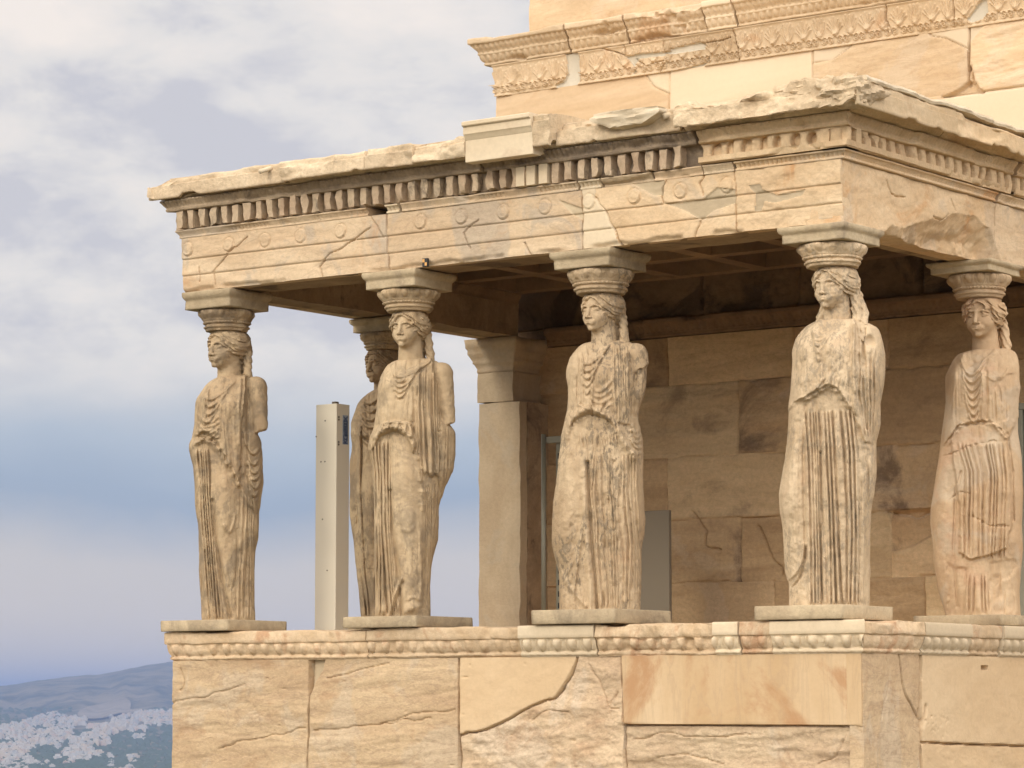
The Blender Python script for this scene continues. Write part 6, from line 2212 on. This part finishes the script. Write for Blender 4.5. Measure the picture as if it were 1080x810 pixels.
# ------------------------------------------------------------------ ground, hills, city, haze
def build_far():
    az0 = math.atan2(CAM[0] * 0 + _D[0], _D[1])                 # camera heading

    def az_px(px):
        return az0 + math.atan((px - 540) / F_PX)
    horizon = 405 + F_PX * math.tan(PITCH)

    def zof(v, r):
        return CAM[2] + r * (horizon - v) / F_PX
    fine = np.radians(np.arange(-14, 14.01, .10))
    coarse = np.radians(np.arange(14.5, 346, 3.0))
    rel = np.concatenate([fine, coarse])
    r = np.concatenate([[.5, 8, 20, 40, 60, 75, 90, 110, 140, 180, 230, 300, 450, 700, 1100, 1800, 2800, 3800], np.linspace(4300, 13000, 150), [14000, 16000, 20000, 26000]])
    A, Rr = np.meshgrid(rel, r, indexing='xy')
    px = 540 + F_PX * np.tan(np.clip(A, -.3, .3))
    crest_v = np.interp(px, [-400, -100, 0, 20, 60, 110, 180, 300, 700, 1300], [744, 732, 725, 723, 717, 711, 698, 690, 700, 735])
    crest_v = crest_v + 1.6 * fbm(px / 30.0, px * 0, None, 4, 3)
    crest = zof(crest_v, 10800)
    low_land = -97.0
    near = np.where(Rr < 80, -2.33, -2.33 + (low_land + 2.33) * sstep(80, 320, Rr))
    foot = zof(758, 8000) + 6 * fbm(px / 60, Rr / 900, None, 3, 4)
    h = near
    t1 = sstep(4300, 8200, Rr)
    h = np.where(Rr > 4300, low_land + (foot - low_land) * t1 + t1 * 14 * fbm(px / 45.0, Rr / 1300, None, 4, 5), h)
    t2 = sstep(7900, 10800, Rr)
    h = np.where(Rr > 7900, h + (crest - h) * t2 ** 1.2 + t2 * (1 - t2) * 90 * fbm(px / 40.0, Rr / 1500, None, 5, 6), h)
    t3 = sstep(10900, 14000, Rr)
    h = np.where(Rr > 10900, crest * (1 - t3) + low_land * t3, h)
    V = np.stack([CAM[0] + Rr * np.sin(az0 + A), CAM[1] + Rr * np.cos(az0 + A), h], -1).reshape(-1, 3)
    m, w = A.shape
    i = np.arange(m - 1)[:, None] * w
    j = np.arange(w)[None, :]
    Q = np.stack([i + j, i + (j + 1) % w, i + w + (j + 1) % w, i + w + j], -1).reshape(-1, 4)
    gmat = stone('dry hillside ground', (.19, .155, .10), (.075, .075, .045), stain=(.022, .034, .022), stain_amt=.7, stain_cut=.48, stain_scale=.011, scale=.006, grain=.12, bump=0.0, rough=.95)
    g = mesh_object('ground', V, Q, gmat)
    tag(g, kind='structure')
    # add the closing centre fan implicitly covered by the podium
    from math import sin, cos

    def height(pxx, rr):
        # bilinear lookup
        a = math.atan((pxx - 540) / F_PX)
        ia = int(np.clip(np.searchsorted(fine, a) - 1, 0, len(fine) - 2))
        fa = (a - fine[ia]) / (fine[ia + 1] - fine[ia])
        ir = int(np.clip(np.searchsorted(r, rr) - 1, 0, len(r) - 2))
        fr2 = (rr - r[ir]) / (r[ir + 1] - r[ir])
        return (h[ir, ia] * (1 - fa) + h[ir, ia + 1] * fa) * (1 - fr2) + (h[ir + 1, ia] * (1 - fa) + h[ir + 1, ia + 1] * fa) * fr2

    def place(pxx, rr):
        a = az0 + math.atan((pxx - 540) / F_PX)
        return CAM[0] + rr * sin(a), CAM[1] + rr * cos(a), height(pxx, rr)

    def r_for_v(pxx, v):
        best, br = 1e9, None
        for rr in np.linspace(4400, 10500, 160):
            vv = horizon - (height(pxx, rr) - CAM[2]) / rr * F_PX
            if abs(vv - v) < best:
                best, br = abs(vv - v), rr
        return br
    # quarry scar: a pale patch of bare rock draped on the slope
    n = 26
    Vq, Fq = [], []
    for jj in range(n):
        for ii in range(n):
            a, rr = (ii / (n - 1) - .5) * 2, (jj / (n - 1) - .5) * 2
            L = max(abs(a), abs(rr)) or 1
            q = math.hypot(a, rr) or 1
            a2, r2 = a / q * L, rr / q * L
            wob = 1 + .25 * float(vnoise(np.array([a2 * 2.0]), np.array([r2 * 2.0]), None, 9)[0])
            x, y, z = place(117 + a2 * 32 * wob, 8450 + r2 * 480 * wob)
            Vq.append((x, y, z + 5))
    for jj in range(n - 1):
        for ii in range(n - 1):
            Fq.append([jj * n + ii, jj * n + ii + 1, (jj + 1) * n + ii + 1, (jj + 1) * n + ii])
    qm = stone('bare quarry rock', (.24, .20, .15), (.15, .125, .09), stain_amt=.3, stain_scale=.01, scale=.008, grain=.1, bump=0)
    tag(mesh_object('hillside_quarry', np.array(Vq), Fq, qm), kind='structure')

    # city: low white blocks with set-back top floors; the largest in view are single things
    cm = [plain('white plaster', (.40, .38, .345), .8, 0, .05, .2), plain('cream plaster', (.42, .36, .29), .8, 0, .05, .2), plain('grey concrete', (.34, .34, .33), .8, 0, .05, .2), plain('terracotta roof plaster', (.42, .33, .27), .8, 0, .05, .2)]
    glass = plain('dark windows', (.06, .07, .08), .3)

    def block_mesh(k):
        rg = np.random.default_rng(100 + k)
        b = MB()
        w_, d_, h_ = rg.uniform(10, 19), rg.uniform(9, 15), rg.uniform(6, 13)
        b.box((-w_ / 2, -d_ / 2, -6), (w_ / 2, d_ / 2, h_))
        b.box((-w_ / 2 - .3, -d_ / 2 - .3, h_ + .01), (w_ / 2 + .3, d_ / 2 + .3, h_ + .5))
        b.box((-w_ / 2 + 1.5, -d_ / 2 + 2, h_ + .51), (w_ / 2 - 1.5, d_ / 2 - 1.5, h_ + 3.0))
        b.box((-1.2, -1.0, h_ + 3.01), (1.6, 1.6, h_ + 5.2))
        nb = len(b.f)
        z = 1.6
        while z < h_ - 1:
            for sg in (-1, 1):
                b.box((-w_ / 2 + 1, sg * (d_ / 2 + .03) - .03, z), (w_ / 2 - 1, sg * (d_ / 2 + .03) + .03, z + 1.2))
                b.box((sg * (w_ / 2 + .03) - .03, -d_ / 2 + 1, z), (sg * (w_ / 2 + .03) + .03, d_ / 2 - 1, z + 1.2))
            z += 3.1
        me = bpy.data.meshes.new('town_house')
        me.from_pydata(b.v, [], b.f)
        me.materials.append(cm[[0, 0, 0, 1, 0, 2, 0, 3, 1, 0][k % 10]])
        me.materials.append(glass)
        mi = np.zeros(len(b.f), np.int32)
        mi[nb:] = 1
        me.polygons.foreach_set('material_index', mi)
        return me
    kinds = [block_mesh(k) for k in range(10)]
    rg = np.random.default_rng(5)
    spots = []
    tries = 0
    while len(spots) < 2000 and tries < 40000:
        tries += 1
        pxx, v = rg.uniform(-25, 184), rg.uniform(749, 812)
        dens = float(fbm(np.array([pxx / 22.0]), np.array([v / 11.0]), None, 3, 17)[0])
        up_edge = np.interp(pxx, [-30, 0, 20, 40, 60, 75, 100, 130, 150, 165, 180], [768, 768, 764, 757, 752, 757, 757, 756, 751, 750, 747])
        lo_edge = np.interp(pxx, [-30, 0, 50, 75, 100, 130, 150, 170, 185], [815, 815, 812, 806, 800, 790, 784, 772, 768])
        strip = 118 < pxx < 146 and 797 < v < 812
        if (v < up_edge or v > lo_edge) and not strip:
            continue
        if dens < -.26 + (.1 if v > 790 else 0):
            continue
        if strip and rg.random() < .5:
            continue
        spots.append((pxx, v))
    rows = []
    for pxx, v in spots:
        rr = r_for_v(pxx, v)
        rows.append((rr, pxx))
    rows.sort()
    stuff = MB()
    tone = []
    first = None
    for k, (rr, pxx) in enumerate(rows):
        x, y, z = place(pxx, rr)
        kd = int(rg.integers(0, 10))
        me = kinds[kd]
        if k < 290:
            o = bpy.data.objects.new('town_house', me)
            o.location = (x, y, z - 1)
            o.rotation_euler = (0, 0, rg.uniform(0, math.pi))
            sc_ = rg.uniform(.35, .75) * (rr / 6500) ** .5
            o.scale = (sc_, sc_, sc_)
            link(o)
            tag(o, 'tiny pale flat-roofed building on the hazy slope at the lower left', 'building', 'pale town buildings on the far slope')
        else:
            a = rg.uniform(0, math.pi)
            s_ = rg.uniform(.38, .72)
            w_, d_, h_ = 8.5 * s_ * rg.uniform(.7, 1.5), 7.5 * s_, 9 * s_ * rg.uniform(.6, 1.4)
            tone.append(int(rg.choice(4, p=[.45, .25, .2, .1])))
            Vb = [(x + (i * w_) * cos(a) - (jx * d_) * sin(a), y + (i * w_) * sin(a) + (jx * d_) * cos(a), z + kz) for kz in (-5, h_) for i, jx in ((-1, -1), (1, -1), (1, 1), (-1, 1))]
            stuff.add(Vb, [[0, 3, 2, 1], [4, 5, 6, 7], [0, 1, 5, 4], [1, 2, 6, 5], [2, 3, 7, 6], [3, 0, 4, 7]])
            Vb = [(x + (i * w_ * .6) * cos(a) - (jx * d_ * .6) * sin(a), y + (i * w_ * .6) * sin(a) + (jx * d_ * .6) * cos(a), z + kz) for kz in (h_ + .1, h_ + 3) for i, jx in ((-1, -1), (1, -1), (1, 1), (-1, 1))]
            stuff.add(Vb, [[0, 3, 2, 1], [4, 5, 6, 7], [0, 1, 5, 4], [1, 2, 6, 5], [2, 3, 7, 6], [3, 0, 4, 7]])
    if stuff.v:
        o = stuff.build('distant_town', cm[0])
        for q in cm[1:]:
            o.data.materials.append(q)
        o.data.polygons.foreach_set('material_index', np.repeat(np.array(tone, np.int32), 12))
        # dark tree clumps between the houses
        tr = MB()
        for q in range(1500):
            pxx, v = rg.uniform(-25, 184), rg.uniform(747, 812)
            if 78 < pxx < 158 and v < 770:
                continue
            rr = r_for_v(pxx, v)
            x, y, z = place(pxx, rr)
            a, b_, c_ = rg.uniform(5, 14), rg.uniform(5, 12), rg.uniform(4, 8)
            tr.add([(x - a, y, z), (x, y - b_, z), (x + a, y, z), (x, y + b_, z), (x + a * .2, y, z + c_), (x - a * .5, y - b_ * .4, z + c_ * .8)],
                   [[0, 1, 5], [1, 2, 4], [2, 3, 4], [3, 0, 4], [0, 5, 4], [1, 4, 5]])
        tag(tr.build('distant_trees', plain('distant foliage', (.05, .07, .04), .9, 0, .1, .05)), kind='stuff')
        tag(o, kind='stuff')

    # haze
    b = MB()
    b.box((CAM[0] - 27000, CAM[1] - 27000, -98.5), (CAM[0] + 27000, CAM[1] + 27000, 185))
    hm, N, L, bs = new_mat('haze air')
    N.remove(bs)
    pv = N.new('ShaderNodeVolumePrincipled')
    pv.inputs['Color'].default_value = (.38, .54, .93, 1)
    pv.inputs['Density'].default_value = HAZE
    pv.inputs['Anisotropy'].default_value = 0.3
    L.new(pv.outputs[0], N['Material Output'].inputs['Volume'])
    hz = b.build('haze', hm)
    tag(hz, kind='stuff')


HAZE = 9.5e-5

build_far()
build_porch()
build_temple()
build_misc()
build_caryatids()
